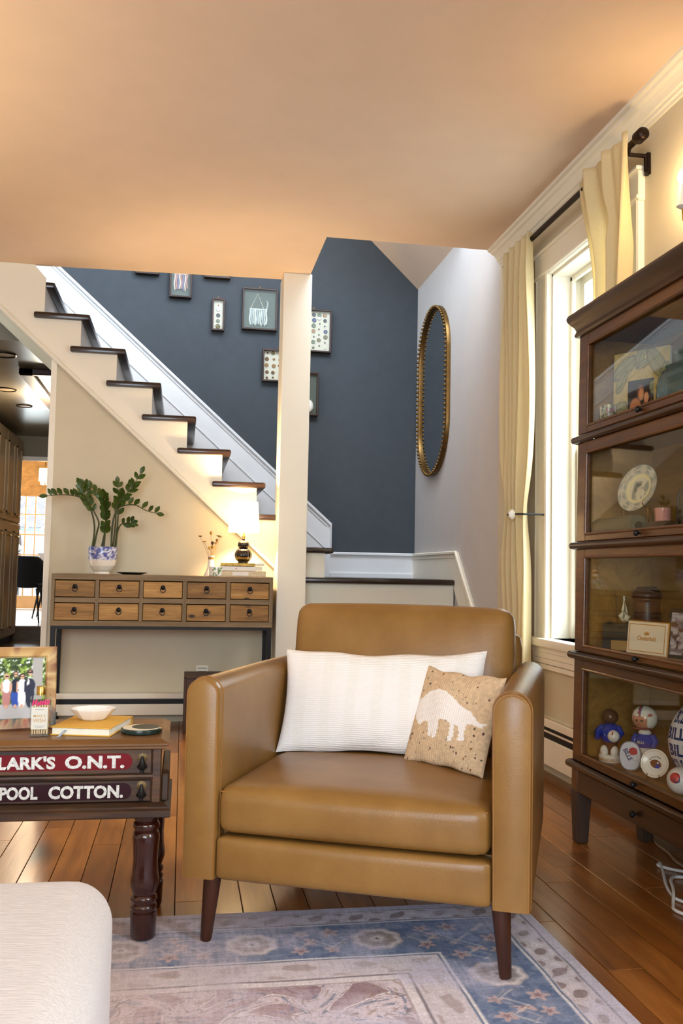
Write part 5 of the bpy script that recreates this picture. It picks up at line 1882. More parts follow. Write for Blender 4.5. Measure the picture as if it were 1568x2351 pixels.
def cl_fn(u, v):
    z = 0.27 + v * (RODZ + 0.030 - 0.27)
    pin = math.exp(-((z - 1.17) / 0.16) ** 2) * 0.30
    ya, yb = 4.345, 3.985
    yc = ya + (yb - ya) * u
    yc = yc + (4.12 - yc) * pin * (0.55 + 0.45 * abs(u - .4))
    top = max(0, (z - 2.30) / 0.19)
    amp = 0.026 * (1 - 0.45 * top) * (1 - .5 * pin)
    ph = 0.55 * sin(z * 1.3 + 1) + .3 * sin(z * 2.9 + 4 * u)
    x = RODX + amp * sin(2 * pi * 4.6 * (u + .03 * sin(3 * z)) + ph) + 0.009 * sin(2 * pi * 9 * u + 2 * z) - 0.018 * (1 - top) * u
    y = yc + 0.010 * cos(2 * pi * 4.6 * u + ph) + .004 * sin(z * 5 + u * 9)
    zz = z
    if top > 0:
        x += -0.012 * top
    return (x, y, zz)


def cr_fn(u, v):
    z = 0.27 + v * (RODZ + 0.030 - 0.27)
    k = min(1, max(0, (z - 2.0) / 0.49))
    k = k * k * (3 - 2 * k)
    ya = 3.30 + (3.435 - 3.30) * k
    yb = 3.055 + (2.985 - 3.055) * k
    y = ya + (yb - ya) * u
    amp = 0.030 - 0.014 * k
    ph = 0.9 * sin(z * 1.1) + .8 * u * (1 - k)
    x = RODX - 0.016 * k + amp * sin(2 * pi * 2.7 * (u + .08 * (1 - k) * sin(2.2 * z)) + ph) + .010 * sin(2 * pi * 6 * u + 3 * z) - 0.012 * k
    # diagonal pull of the heading towards the middle
    x += 0.018 * math.exp(-((u - .35 - .5 * (1 - k)) / .09) ** 2) * sin(pi * k)
    return (x, y + .008 * cos(2 * pi * 2.7 * u + ph), z)


curtain('curtain', 'cream linen curtain on the left side of the window, gathered by the crystal holdback', cl_fn)
curtain('curtain', 'cream linen curtain on the right side of the window, above the bookcase', cr_fn)
hb = thing('curtain_holdback', 'black metal curtain holdback with a clear crystal knob', 'holdback', (1.525, 3.985, 1.165))
obj('arm', MB().tube([(0.123, -0.02, -.004), (0.0, -0.02, -.004), (-0.012, 0.05, 0)], 0.0045, 8), M['black_metal'], hb)
obj('crystal_knob', MB().ball((-0.016, 0.088, 0.0), 0.022, 8, 6, (.8, .8, 1.15)), plain('clear_crystal', (224, 216, 200), 0.08, spec=.9), hb, smooth=False)
obj('knob_tip', MB().ball((-0.024, 0.116, 0.0), 0.006, 8, 6), M['black_metal'], hb)

sc_ = thing('wall_sconce', 'lit wall sconce just inside the right edge above the bookcase', 'wall lamp', (WX, 2.722, 2.065))
obj('back_plate', MB().lathe([(0.045, 0), (0.045, .006), (.03, .014), (.004, .016)], 20).xf(Matrix.Rotation(radians(-90), 4, 'Y')), M['brass'], sc_, smooth=True, angle=40)
obj('arm', MB().tube([(-.01, 0, 0), (-.03, 0, -.02), (-.052, 0, 0.0), (-.055, 0, .04)], .006, 8), M['brass'], sc_, smooth=True)
obj('candle_cup', MB().lathe([(.006, .035), (.022, .045), (.020, .055), (.011, .056), (.011, .12)], 16, (-.055, 0, 0)), M['white_glaze'], sc_, smooth=True)
obj('light_bulb', MB().ball((-.055, 0, .145), .017, 12, 8, (1, 1, 1.5)), emit('sconce_bulb', (255, 214, 150), 40), sc_, smooth=True)
bulb('sconce_light', (WX - .06, 2.735, 2.21), 5, (1.0, 0.70, 0.36), 0.03)

# ================================================================== glass-fronted stacking bookcase
bk = thing('bookcase', 'dark oak stacking bookcase with four glazed sections along the right wall', 'bookcase', (1.309, 2.95, 0))
bk.rotation_euler = (0, radians(0.95), 0)
BLN, BDP = 0.88, 0.275
SECS = [(0.262, 0.612, 0.299, 0.572), (0.626, 0.980, 0.655, 0.943), (0.993, 1.340, 1.026, 1.297), (1.360, 1.712, 1.394, 1.668)]
for si, (z0, z1, g0, g1) in enumerate(SECS):
    box('end_panel', (0.018, -0.018, z0), (BDP, 0.0, z1), M['oak'], bk, 0.002)
    box('end_panel', (0.018, -BLN, z0), (BDP, -BLN + 0.018, z1), M['oak'], bk, 0.002)
    box('end_lining', (0.018, -0.021, z0 + .018), (BDP - .012, -0.018, z1 - .012), M['oak_lit_inside'], bk)
    box('back_panel', (BDP - 0.012, -BLN + .018, z0), (BDP, -0.018, z1), M['oak_lit_inside'], bk)
    box('shelf', (0.018, -BLN + .018, z0), (BDP - .012, -0.018, z0 + 0.018), M['oak_lit_inside'], bk)
    box('shelf', (0.018, -BLN + .018, z1 - 0.012), (BDP - .012, -0.018, z1), M['oak'], bk)
    y0, y1 = -BLN + 0.072, -0.072
    fr = MB()
    fr.box((-0.002, -0.070, z0 + .006), (0.018, -0.001, z1 - .002)).box((-0.002, -BLN + .001, z0 + .006), (0.018, -BLN + 0.070, z1 - .002))
    fr.box((-0.002, -BLN + .07, z0 + .006), (0.018, -.07, g0 - .004)).box((-0.002, -BLN + .07, g1 + .004), (0.018, -.07, z1 - .002))
    door = obj('door', fr, M['oak'], bk, bevel=0.0025)
    bead = MB()
    for a, b_ in (((-0.001, -.070, g0 - .004), (-0.001, -.070, g1 + .004)), ((-0.001, -BLN + .07, g0 - .004), (-0.001, -BLN + .07, g1 + .004)),
                  ((-0.001, -.070, g0 - .003), (-0.001, -BLN + .07, g0 - .003)), ((-0.001, -.070, g1 + .003), (-0.001, -BLN + .07, g1 + .003))):
        bead.tube([a, b_], 0.005, 8)
    obj('glazing_bead', bead, M['oak'], door, smooth=True)
    box('pane', (0.007, -BLN + .068, g0 - .006), (0.010, -.068, g1 + .006), M['pane_old'], door)
    for ky in (-0.445,):
        obj('knob', MB().lathe([(.004, 0), (.004, .006), (.009, .010), (.010, .014), (.007, .019), (.001, .020)], 14).xf(Matrix.Translation((-0.002, ky, (z0 + g0) / 2 + .003)) @ Matrix.Rotation(radians(-90), 4, 'Y')), M['black_metal'], door, smooth=True)
for z in (0.255, 0.617, 0.985, 1.348):
    obj('band_moulding', MB().tube([(BDP, 0.010, z), (-0.010, 0.010, z), (-0.010, -BLN - .01, z), (BDP, -BLN - .01, z)], 0.0125, 10), M['oak_dark'], bk, smooth=True)
# crown
cpf = [(0.0, 1.708), (-0.012, 1.710), (-0.016, 1.718), (-0.012, 1.727), (-0.010, 1.732), (-0.016, 1.745), (-0.026, 1.757), (-0.034, 1.768), (-0.037, 1.780), (-0.033, 1.790), (-0.024, 1.794), (0.0, 1.794)]
vs, fs = [], []
n = len(cpf)
for (dx, z) in cpf:
    vs += [(BDP, -dx, z), (dx, -dx, z), (dx, -BLN + dx, z), (BDP, -BLN + dx, z)]
for i in range(n - 1):
    for j in range(3):
        fs.append((4 * i + j, 4 * i + j + 1, 4 * i + 4 + j + 1, 4 * i + 4 + j))
fs.append((0, 3, 2, 1))
fs.append(tuple(4 * (n - 1) + k for k in range(4)))
fs.append(tuple(4 * i for i in range(n)) + tuple())
fs.append(tuple(4 * i + 3 for i in range(n - 1, -1, -1)))
obj('crown', MB().add(vs, fs), M['oak_dark'], bk, smooth=True, angle=30)
# base with drawer, legs
box('base_frame', (0.006, -BLN + .004, 0.165), (BDP, -0.004, 0.25), M['oak_dark'], bk, 0.003)
bd_ = box('drawer', (-0.003, -BLN + .05, 0.168), (0.01, -0.05, 0.24), M['oak_dark'], bk, 0.003)
for ky in (-0.445,):
    obj('knob', MB().lathe([(.004, 0), (.004, .006), (.010, .010), (.011, .014), (.007, .019), (.001, .020)], 14).xf(Matrix.Translation((-0.003, ky, 0.200)) @ Matrix.Rotation(radians(-90), 4, 'Y')), M['black_metal'], bd_, smooth=True)
box('corner_post', (-0.004, -0.046, 0.15), (0.03, 0.002, 0.245), M['oak'], bk, 0.006, 2)
for (lx, ly) in ((0.02, -0.026), (0.02, -BLN + .026), (BDP - .025, -0.026), (BDP - .025, -BLN + .026)):
    rings = []
    for (w, z) in ((0.018, 0.0), (0.020, 0.006), (0.0245, 0.12), (0.027, 0.155), (0.027, 0.172)):
        rings.append([(lx - w, ly - w, z), (lx + w, ly - w, z), (lx + w, ly + w, z), (lx - w, ly + w, z)])
    vs = [p for r_ in rings for p in r_]
    fs = [(3, 2, 1, 0), tuple(4 * (len(rings) - 1) + k for k in range(4))]
    for i in range(len(rings) - 1):
        for j in range(4):
            fs.append((4 * i + j, 4 * i + (j + 1) % 4, 4 * i + 4 + (j + 1) % 4, 4 * i + 4 + j))
    obj('leg', MB().add(vs, fs), M['oak_worn'], bk, bevel=0.003)

Z1, Z2, Z3, Z4 = 1.3735, 1.007, 0.6405, 0.2775   # shelf surfaces near the front


def facing(rx, ry):
    """x axis (to the viewer's right) for an upright card"""
    return Vector((rx, ry, 0)).normalized()


# ---- top section: mounted photograph, small glass, green bottle, large jar
pfr = thing('photo_mount', 'leaf-patterned photo mount with a couple portrait, top bookcase shelf', 'picture frame', (0, 0, 0))
F = frame3((1.418, 2.868, Z1), (0.52, -0.85, 0), (0.02, 0.03, 1))
pw, ph_ = 0.205, 0.262
o = obj('mount', MB().sheet(lambda u, v: (u * pw, v * ph_, 0.0), 70, 90).xf(F), M['print'], pfr)
Fi = F.inverted()


def loc2(x, y, z):
    P_ = np.stack([x, y, z, np.ones_like(x)], 0)
    L_ = np.array(Fi) @ P_
    return L_[0] / pw, L_[1] / ph_


def mount(x, y, z):
    u, v = loc2(x, y, z)
    c = np.tile([196., 176, 108], (len(x), 1))
    for (lu, lv, rot, L, W) in ((.20, .80, .5, .24, .10), (.48, .92, 1.2, .16, .07), (.55, .82, .3, .12, .05), (.78, .80, -.9, .26, .11), (.90, .60, 1.3, .2, .09), (.12, .28, .3, .14, .08), (.16, .20, -.2, .13, .07), (.15, .62, 1.0, .16, .07)):
        a = (u - lu) * cos(rot) + (v - lv) * sin(rot)
        b = -(u - lu) * sin(rot) + (v - lv) * cos(rot)
        r2 = (a / L) ** 2 + (b / W) ** 2
        c = mixc(c, (150, 148, 104), (r2 < 1) * .9)
        c = mixc(c, (112, 112, 76), ((np.abs(r2 - 1) < .18) | (np.abs(b) < .006) * (r2 < 1)) * .8)
    return c * (.92 + .16 * fbm(u * 20, v * 20, 3))[:, None]


colour(o, mount)
ob = obj('mount_board', MB().box((0, 0, -0.012), (pw, ph_, -0.001)).xf(F), M['paper'], pfr)
o = obj('photograph', MB().sheet(lambda u, v: ((.27 + .46 * u) * pw, (.02 + .60 * v) * ph_, 0.0015), 40, 56).xf(F), M['print'], pfr)


def couple(x, y, z):
    u, v = loc2(x, y, z)
    u = (u - .27) / .46
    v = (v - .02) / .60
    c = np.tile([38., 30, 34], (len(x), 1))

    def ell(cx_, cy_, rx, ry, col):
        nonlocal c
        c = mixc(c, col, 1 - step(np.hypot((u - cx_) / rx, (v - cy_) / ry), 1, .15))
    ell(.95, .8, .12, .14, (140, 150, 120))
    ell(.30, .42, .22, .20, (196, 128, 84))
    ell(.42, .22, .26, .22, (52, 30, 44))
    ell(.78, .30, .20, .34, (186, 120, 78))
    ell(.50, .72, .15, .17, (120, 74, 50))
    ell(.52, .68, .10, .13, (222, 156, 110))
    ell(.76, .62, .15, .18, (40, 24, 24))
    ell(.72, .60, .09, .12, (226, 160, 112))
    ell(.72, .36, .06, .14, (44, 28, 26))
    return c


colour(o, couple)
o = thing('votive_glass', 'small painted glass with a silver rim at far left of the top shelf', 'glass', (1.368, 2.80, Z1 - .001))
v_ = obj('vessel', MB().lathe([(.024, 0), (.026, .004), (.027, .05), (.027, .072), (.0255, .072), (.025, .01)], 48), M['print_glossy'], o, smooth=True)
bm = bmesh.new()
bm.from_mesh(v_.data)
bmesh.ops.subdivide_edges(bm, edges=[e for e in bm.edges if abs(e.verts[0].co.z - e.verts[1].co.z) > 0.02], cuts=10, use_grid_fill=True)
bm.to_mesh(v_.data)
bm.free()
colour(v_, lambda x, y, z: mixc(mixc(mixc(np.tile([206., 206, 190], (len(x), 1)), (130, 150, 110), step(fbm(np.arctan2(y, x) * 3, z * 60, 3), .52, .1)), (140, 70, 70), step(fbm(np.arctan2(y, x) * 4 + 9, z * 70, 7), .62, .06)), (70, 60, 60), step(fbm(np.arctan2(y, x) * 5, z * 90, 12), .64, .05)))
obj('rim', MB().tube([(.0265 * cos(2 * pi * k / 24), .0265 * sin(2 * pi * k / 24), .072) for k in range(24)], .0012, 6, True), M['brass'], o, smooth=True)


def glass_real(name, col, rough=0.05):
    t = NT(name)
    t.set(rough, 0, 0.6, 0, 0.75, 1.3)
    t.b.inputs['Base Color'].default_value = lin(col)
    return t.m


gb = thing('green_bottle', 'green glass bottle with a ridged neck behind the large jar, top shelf', 'bottle', (1.475, 2.60, Z1 - .001))
obj('vessel', MB().lathe([(.03, 0), (.034, .004), (.034, .085), (.028, .11), (.0125, .128), (.0115, .16), (.014, .163), (.014, .170), (.0115, .172)], 28), glass_real('green_bottle_glass', (110, 150, 110)), gb, smooth=True)
gj = thing('glass_jar', 'large ribbed blue-green glass jar at the right edge, top shelf', 'jar', (1.415, 2.405, Z1 - .001))
obj('vessel', MB().lathe([(.06, 0), (.078, .006), (.082, .03), (.080, .07), (.066, .105), (.045, .122), (.030, .128), (.030, .16), (.034, .165)], 96, mod=lambda a, z: 1 + .012 * cos(24 * a)), glass_real('aqua_jar_glass', (140, 176, 180)), gj, smooth=True, angle=80)

# ---- second section: plate on a stand, rolled canister, pink votive, dark bottle
n_ = Vector((-0.90, -0.30, 0.30)).normalized()
upv = (Vector((0, 0, 1)) - n_ * n_.z).normalized()
xr = upv.cross(n_)
F = frame3((1.425, 2.70, 1.163), xr, upv)
plt = obj('display_plate', MB().lathe([(0.001, .0015), (.045, .0015), (.052, .006), (.076, .012), (.079, .012), (.079, .010), (.05, .0), (.001, -.001)], 72), M['print_glossy'], smooth=True, angle=80)
bm = bmesh.new()
bm.from_mesh(plt.data)
bmesh.ops.subdivide_edges(bm, edges=[e for e in bm.edges if abs(hypot(*e.verts[0].co.xy) - hypot(*e.verts[1].co.xy)) > 0.012], cuts=12, use_grid_fill=True)
bm.to_mesh(plt.data)
bm.free()


def plate_col(x, y, z):
    r_ = np.hypot(x, y)
    a = np.arctan2(y, x)
    c = np.tile([214., 214, 196], (len(x), 1))
    rim = step(r_, .052, .002)
    c = mixc(c, (120, 134, 140), rim * (.35 + .6 * fbm(x * 90, y * 90, 4)))
    sw = np.sin(a * 10) * .006
    c = mixc(c, (206, 204, 188), rim * (np.hypot((r_ - .065), .0 * a) < .008 + sw) * .8)
    for k in range(8):
        cx_, cy_ = .065 * cos(k * pi / 4 + .3), .065 * sin(k * pi / 4 + .3)
        d = np.hypot(x - cx_, y - cy_)
        c = mixc(c, (110, 116, 120), np.exp(-((d - .005) / .001) ** 2) * .8 + np.exp(-((d - .010) / .001) ** 2) * .6)
    sc_n = step(fbm(x * 60 + 3, y * 60, 8), .5, .1) * (1 - step(r_, .040, .002))
    c = mixc(c, (128, 138, 136), sc_n * .8)
    c = mixc(c, (80, 92, 96), (np.hypot(x + .012, (y - .004) * .6) < .010) * .5 + (np.hypot((x + .004) * .5, (y - .014)) < .005) * .7)
    c = mixc(c, (206, 206, 186), (np.hypot(x - .004, (y + .010) * .7) < .012) * .7)
    c = mixc(c, (232, 224, 170), np.exp(-((r_ - .045) / .004) ** 2))
    return c


colour(plt, plate_col)
plt.matrix_world = F
tag(plt, 'tilted blue-grey patterned china plate on a brass easel, second shelf', 'plate')
es = thing('plate_easel', 'brass wire easel holding the patterned plate on the second shelf', 'stand', (0, 0, 0))
for sg in (-1, 1):
    pts = [F @ Vector((sg * .050, -.058, .024)), F @ Vector((sg * .050, -.0655, .016)), F @ Vector((sg * .050, -.066, -.004)), F @ Vector((sg * .035, -.01, -.010)), F @ Vector((0, .035, -.012))]
    obj('arm', MB().tube(pts, .0018, 6), M['brass'], es, smooth=True)
    b0 = F @ Vector((sg * .050, -.066, -.004))
    obj('leg', MB().tube([b0, (b0.x + .005, b0.y, Z2)], .0018, 6), M['brass'], es)
p0 = F @ Vector((0, .035, -.012))
obj('leg', MB().tube([p0, (p0.x + .05, p0.y + .01, Z2)], .0018, 6), M['brass'], es)
cn_ = thing('canister', 'grey-green cylinder lying on its side at the front of the second shelf', 'canister', (1.372, 2.74, Z2 + .034))
obj('tube', MB().lathe([(.030, -.135), (.034, -.130), (.034, .130), (.030, .135)], 28).xf(Matrix.Rotation(radians(90), 4, 'X')), plain('grey_green_tin', (92, 86, 62), .6, var=.15), cn_, smooth=True, angle=40)
obj('end_cap', MB().lathe([(.012, 0), (.012, .003)], 16).xf(Matrix.Translation((0, -.135, 0)) @ Matrix.Rotation(radians(90), 4, 'X')), M['bronze'], cn_)
stn = thing('dark_plinth', 'dark wooden block under the pink glass votive, second shelf', 'stand', (1.40, 2.50, Z2))
box('block', (-.035, -.06, 0), (.035, .05, .040), M['crate'], stn, .003)
pv = thing('pink_votive', 'pink swirled glass votive standing on the dark block, second shelf', 'votive', (1.395, 2.502, Z2 + .0405))
obj('vessel', MB().lathe([(.021, 0), (.022, .003), (.0235, .040), (.022, .040), (.020, .006)], 60, mod=lambda a, z: 1 + .03 * sin(12 * a + z * 220)), plain('pink_glass', (196, 136, 134), .12, spec=.8), pv, smooth=True, angle=70)
db = thing('dark_bottle', 'dark brown bottle at the right edge of the second shelf', 'bottle', (1.44, 2.44, Z2))
obj('vessel', MB().lathe([(.03, 0), (.033, .005), (.033, .11), (.018, .14), (.012, .16), (.012, .19), (.014, .195)], 24), plain('brown_bottle_glass', (40, 26, 20), .15), db, smooth=True)

# ---- third section: two books, crystal glass, leather jar, lettered tin, small picture
dk1 = plain('dark_green_cloth', (48, 46, 34), .7)
dk2 = plain('black_cloth', (34, 30, 26), .7)
for lab, z, hgt, mm_ in (('thick dark book with a tan spine label, under the green book, third shelf', Z3, .046, dk2), ('dark green book on top of the pair, third bookcase shelf', Z3 + .0465, .044, dk1)):
    b_ = thing('book', lab, 'book', (1.348, 2.80, z), radians(52), 'dark books in the bookcase')
    box('cover', (0, -.145, 0), (.085, 0, .003), mm_, b_, .001)
    box('cover', (0, -.145, hgt - .003), (.085, 0, hgt), mm_, b_, .001)
    obj('spine', MB().prism([(0, 0), (-.004, hgt * .25), (-.004, hgt * .75), (0, hgt), (.004, hgt), (.004, 0)], -.145, 0, 1), mm_, b_)
    box('pages', (.004, -.141, .003), (.081, -.004, hgt - .003), M['cream_page'], b_)
    if mm_ is dk2:
        box('spine_label', (-.0055, -.078, .006), (-.0035, -.028, .038), plain('tan_leather_label', (150, 116, 56), .6), b_)
cg = thing('crystal_glass', 'clear drinking glass holding white crystals on the dark books', 'glass', (1.412, 2.775, Z3 + .091))
obj('vessel', MB().lathe([(.024, 0), (.026, .003), (.030, .088), (.0288, .088), (.0245, .006)], 32), M['pane'], cg, smooth=True)
wc = plain('white_crystal', (226, 220, 196), .25)
for (x, y, z, sx, sz, rot) in ((-.008, .006, .022, .011, .020, .3), (.008, -.004, .018, .013, .016, -.4), (0, .01, .045, .006, .034, .15), (-.010, -.006, .012, .012, .010, .8), (.012, .008, .04, .004, .03, -.2), (.002, -.012, .01, .014, .009, .2)):
    mb = MB().add([(0, 0, sz), (sx, 0, 0), (0, sx, 0), (-sx, 0, 0), (0, -sx, 0), (0, 0, -sz * .5)], [(0, 1, 2), (0, 2, 3), (0, 3, 4), (0, 4, 1), (5, 2, 1), (5, 3, 2), (5, 4, 3), (5, 1, 4)])
    obj('crystal', mb.xf(Matrix.Translation((x, y, z)) @ Matrix.Rotation(rot, 4, 'Y')), wc, cg)
lj = thing('leather_jar', 'tall dark brown lidded jar behind the white tin, third shelf', 'jar', (1.485, 2.765, Z3 - .003))
jm = plain('brown_leather_jar', (60, 30, 22), .35, var=.2)
obj('body', MB().lathe([(.042, 0), (.043, .004), (.042, .165), (.0445, .168), (.0445, .176)], 32), jm, lj, smooth=True, angle=40)
obj('lid', MB().lathe([(.0445, .177), (.047, .18), (.047, .190), (.043, .197), (.03, .215), (.002, .216)], 32), jm, lj, smooth=True, angle=40)
tn = thing('flat_tin', 'white flat tin with gold border and blackletter name leaning in the third section', 'tin', (0, 0, 0))
F = frame3((1.399, 2.742, Z3), (0.24, -0.97, 0), (0.10, 0.02, 1))
tw, th_ = .178, .106
wt = plain('white_tin', (232, 226, 208), .35)
gd = plain('gold_print', (196, 140, 52), .45)
obj('box_body', MB().box((0, 0, -.020), (tw, th_, 0)).xf(F), gd, tn, bevel=.003)
obj('lid_face', MB().box((.003, .003, -.001), (tw - .003, th_ - .003, .0012)).xf(F), wt, tn, bevel=.001)
mb = MB()
for a in ((.010, .010, tw - .010, .0125), (.010, th_ - .0125, tw - .010, th_ - .010), (.010, .0125, .0125, th_ - .0125), (tw - .0125, .0125, tw - .010, th_ - .0125)):
    mb.box((a[0], a[1], .0010), (a[2], a[3], .0016))
obj('border_line', mb.xf(F), gd, tn)
text('lettering', 'Chesterfield', .0190, gd, tn, F @ Matrix.Translation((tw / 2, .046, .0014)) @ Matrix.Shear('XZ', 4, (0, 0)), .0003, .86, .0002, align='CENTER')
cr = [(-.011, 0), (-.009, .003), (.009, .003), (.011, 0), (.0115, .012), (.006, .006), (.0035, .013), (0, .006), (-.0035, .013), (-.006, .006), (-.0115, .012)]
cr = [(-.009, 0), (.009, 0), (.0115, .011), (.006, .006), (.0035, .0125), (0, .006), (-.0035, .0125), (-.006, .006), (-.0115, .011)]
obj('crown_emblem', MB().prism(cr, .0010, .0018, 2).xf(F @ Matrix.Translation((tw / 2, .062, 0))), gd, tn)
sp_ = thing('small_picture', 'small dark-framed picture at the right edge of the third section', 'picture frame', (0, 0, 0))
F = frame3((1.445, 2.575, Z3), (0.42, -0.90, 0), (0.09, .10, 1))
obj('frame', MB().box((0, 0, -.010), (.11, .15, 0)).xf(F), M['black_ceramic'], sp_, bevel=.002)
o = obj('picture', MB().sheet(lambda u, v: (.010 + .09 * u, .012 + .126 * v, .0012), 30, 40).xf(F), M['print'], sp_)
colour(o, lambda x, y, z: mixc(mixc(np.tile([180., 178, 190], (len(x), 1)), (120, 110, 120), step(fbm(x * 90, z * 90, 4), .5, .2)), (90, 60, 50), step(fbm(y * 90 + 4, z * 70, 9), .62, .05)))

# ---- bottom section: sports keepsakes
blue = plain('royal_blue_glaze', (44, 66, 170), .2)
brn = plain('brown_glaze', (92, 66, 46), .25)
red = plain('red_enamel', (178, 32, 44), .25)
skin = plain('doll_skin', (206, 140, 106), .35)
ink = plain('dark_ink', (60, 56, 60), .5)


def ring_text(name, s, size, mat, parent, c, r_, z, a0, flip=1, bold=.0002, xs=1.0):
    """letters bent round a vertical cylinder centred at c"""
    return text(name, s, size, mat, parent, Matrix.Identity(4), bold, xs, .0003, wrap=lambda p: (c[0] + (r_ + p.z) * cos(a0 + p.x / r_), c[1] + (r_ + p.z) * sin(a0 + p.x / r_), z + p.y))


fg = thing('ceramic_figurine', 'brown ceramic figurine in a blue jersey with a white helmet, lettered base', 'figurine', (1.400, 2.852, Z4))
obj('base', MB().lathe([(.036, 0), (.038, .003), (.037, .022), (.034, .025), (.001, .025)], 32), M['white_glaze'], fg, smooth=True, angle=40)
ring_text('lettering', 'BUFFALO BILLS', .0125, gd, fg, (0, 0), .0385, .006, radians(181), xs=.78)
obj('body', MB().lathe([(.016, .024), (.020, .035), (.022, .06), (.027, .075), (.029, .10), (.020, .118), (.012, .125)], 24), brn, fg, smooth=True)
obj('jersey', MB().lathe([(.0245, .066), (.030, .075), (.0315, .10), (.024, .118), (.014, .124)], 24), blue, fg, smooth=True)
obj('head', MB().ball((0, 0, .145), .026, 16, 12, (1, 1, .95)), brn, fg, smooth=True)
for sg in (-1, 1):
    obj('sleeve', MB().tube([(sg * .022 * .88, -sg * .022 * .47, .112), (sg * .036 * .88 - .006, -sg * .036 * .47 - .006, .095), (sg * .030 * .88 - .022, -sg * .030 * .47 - .022, .078)], [.012, .012, .009], 10), blue, fg, smooth=True)
    obj('foot', MB().ball((sg * .016 * .88 - .008, -sg * .016 * .47 - .010, .036), .014, 10, 8, (1, 1, 1.3)), M['white_glaze'], fg, smooth=True)
hm = obj('held_helmet', MB().ball((-.006, -.036, .088), .0195, 16, 12), M['white_glaze'], fg, smooth=True)
obj('helmet_stripe', MB().tube([(-.006 - .0165 * .5 - .0002, -.036 - .009, .088 + .0 + .0195 * sin(t_) * .0 + k * 0) for k, t_ in ((0, 0),)] + [(-.018, -.050, .096), (-.014, -.047, .103)], .002, 6), red, hm, smooth=True)
F = frame3((-.0135, -.0275, .100), (0.88, -.47, 0), (0, 0, 1))
text('lettering', 'B', .016, M['foil'], fg, frame3((-.028, -.014, .088), (0.75, -.66, 0), (.1, .1, 1)), .0006, .9, .0008)

# bobble-head doll in a white helmet
dl_ = thing('bobble_doll', 'bobble-head doll in a white helmet and blue jersey, bottom section', 'doll', (1.480, 2.772, Z4))
vf = Vector((-.70, -.71, 0)).normalized()      # towards the viewer
vr = Vector((.71, -.70, 0)).normalized()
obj('base', MB().lathe([(.03, 0), (.032, .003), (.031, .014), (.002, .015)], 28), M['white_glaze'], dl_, smooth=True, angle=40)
obj('trousers', MB().lathe([(.016, .014), (.019, .03), (.021, .055), (.019, .066)], 20), M['white_glaze'], dl_, smooth=True)
obj('jersey', MB().lathe([(.0205, .060), (.028, .075), (.030, .090), (.022, .102), (.012, .106)], 24), blue, dl_, smooth=True)
for sg in (-1, 1):
    a_ = vr * sg
    obj('sleeve', MB().tube([a_ * .022 + Vector((0, 0, .098)), a_ * .034 + vf * .004 + Vector((0, 0, .080)), a_ * .028 + vf * .014 + Vector((0, 0, .062))], [.012, .011, .008], 10), blue, dl_, smooth=True)
obj('collar', MB().lathe([(.019, .102), (.021, .107), (.016, .115)], 20), M['white_glaze'], dl_, smooth=True)
hd = obj('helmet', MB().ball((0, 0, .153), .0395, 72, 48), M['print_glossy'], dl_, smooth=True)


def helm(x, y, z):
    P_ = np.stack([x, y, z - .153], 1) / .0395
    fx = P_ @ np.array(vr)
    fy = P_ @ np.array(vf)
    fz = P_[:, 2]
    c = np.tile([236., 234, 222], (len(x), 1))
    face = (fy > .45) & (fz < .22) & (fz > -.78) & (np.abs(fx + .18) < .60)
    c = mixc(c, (150, 40, 44), ((np.abs(fx + .18) < .07) & (fz > .2)).astype(float))
    c = mixc(c, (60, 70, 150), ((np.abs(np.abs(fx + .18) - .11) < .03) & (fz > .2)).astype(float))
    c = mixc(c, (206, 140, 106), face.astype(float))
    for ex in (-.38, .06):
        c = mixc(c, (40, 34, 26), ((np.hypot(fx - ex, (fz + .12) * .8) < .085) & face).astype(float))
    c = mixc(c, (150, 70, 60), ((np.abs(fz + .45 - .25 * (fx + .18) ** 2) < .03) & (np.abs(fx + .18) < .16) & face).astype(float))
    c = mixc(c, (186, 60, 50), (np.hypot((fx - .62) * 1.0, (fz - .35) * 1.5) < .16).astype(float) * (fy > 0))
    return c


colour(hd, helm)
hp = [Vector((0, 0, .153)) + (vr * (.031 * sin(a) - .007) + vf * (.033 * cos(a) + .008)) + Vector((0, 0, -.030)) for a in [radians(x_) for x_ in range(-75, 76, 15)]]
obj('chin_bar', MB().tube(hp, .0028, 8), plain('brown_chin_bar', (140, 70, 50), .4), hd, smooth=True)
obj('nose', MB().ball(tuple(Vector((0, 0, .146)) + vf * .0385 - vr * .007), .004, 8, 6), skin, hd, smooth=True)
text('lettering', 'BILLS', .011, M['foil'], dl_, frame3(tuple(vf * .0305 - vr * .016 + Vector((0, 0, .075))), vr, (vf * -.1 + Vector((0, 0, 1)))), .0002, .9, .001)

# football-shaped plaque
pq = thing('football_plaque', 'white football-shaped plaque with a red helmet at the front of the bottom section', 'plaque', (0, 0, 0))
F = frame3((1.398, 2.712, Z4 + .0455), (0.80, -0.60, 0), (0.14, 0.12, 1)) @ Matrix.Rotation(radians(2), 4, 'Z')
ves = []
for k in range(15):
    a = -pi / 2 + pi * k / 14
    ves.append((.0335 * cos(a) ** .75 if cos(a) > 1e-6 else 0.004, .0445 * sin(a)))
shape = ves + [(-x, z) for x, z in reversed(ves)]
obj('rim', MB().prism([(x * 1.0, z * 1.0) for x, z in shape], -.010, 0.0, 2).xf(F), plain('pewter_rim', (112, 112, 120), .4, .5), pq)
obj('face', MB().prism([(x * .92, z * .93) for x, z in shape], -.002, 0.0015, 2).xf(F), plain('pale_enamel', (214, 218, 232), .25), pq)
text('lettering', 'BILLS', .0195, M['navy_ink'], pq, F @ Matrix.Translation((-.0215, .018, .0016)) @ Matrix.Rotation(radians(-62), 4, 'Z'), .0006, .86, .0004)
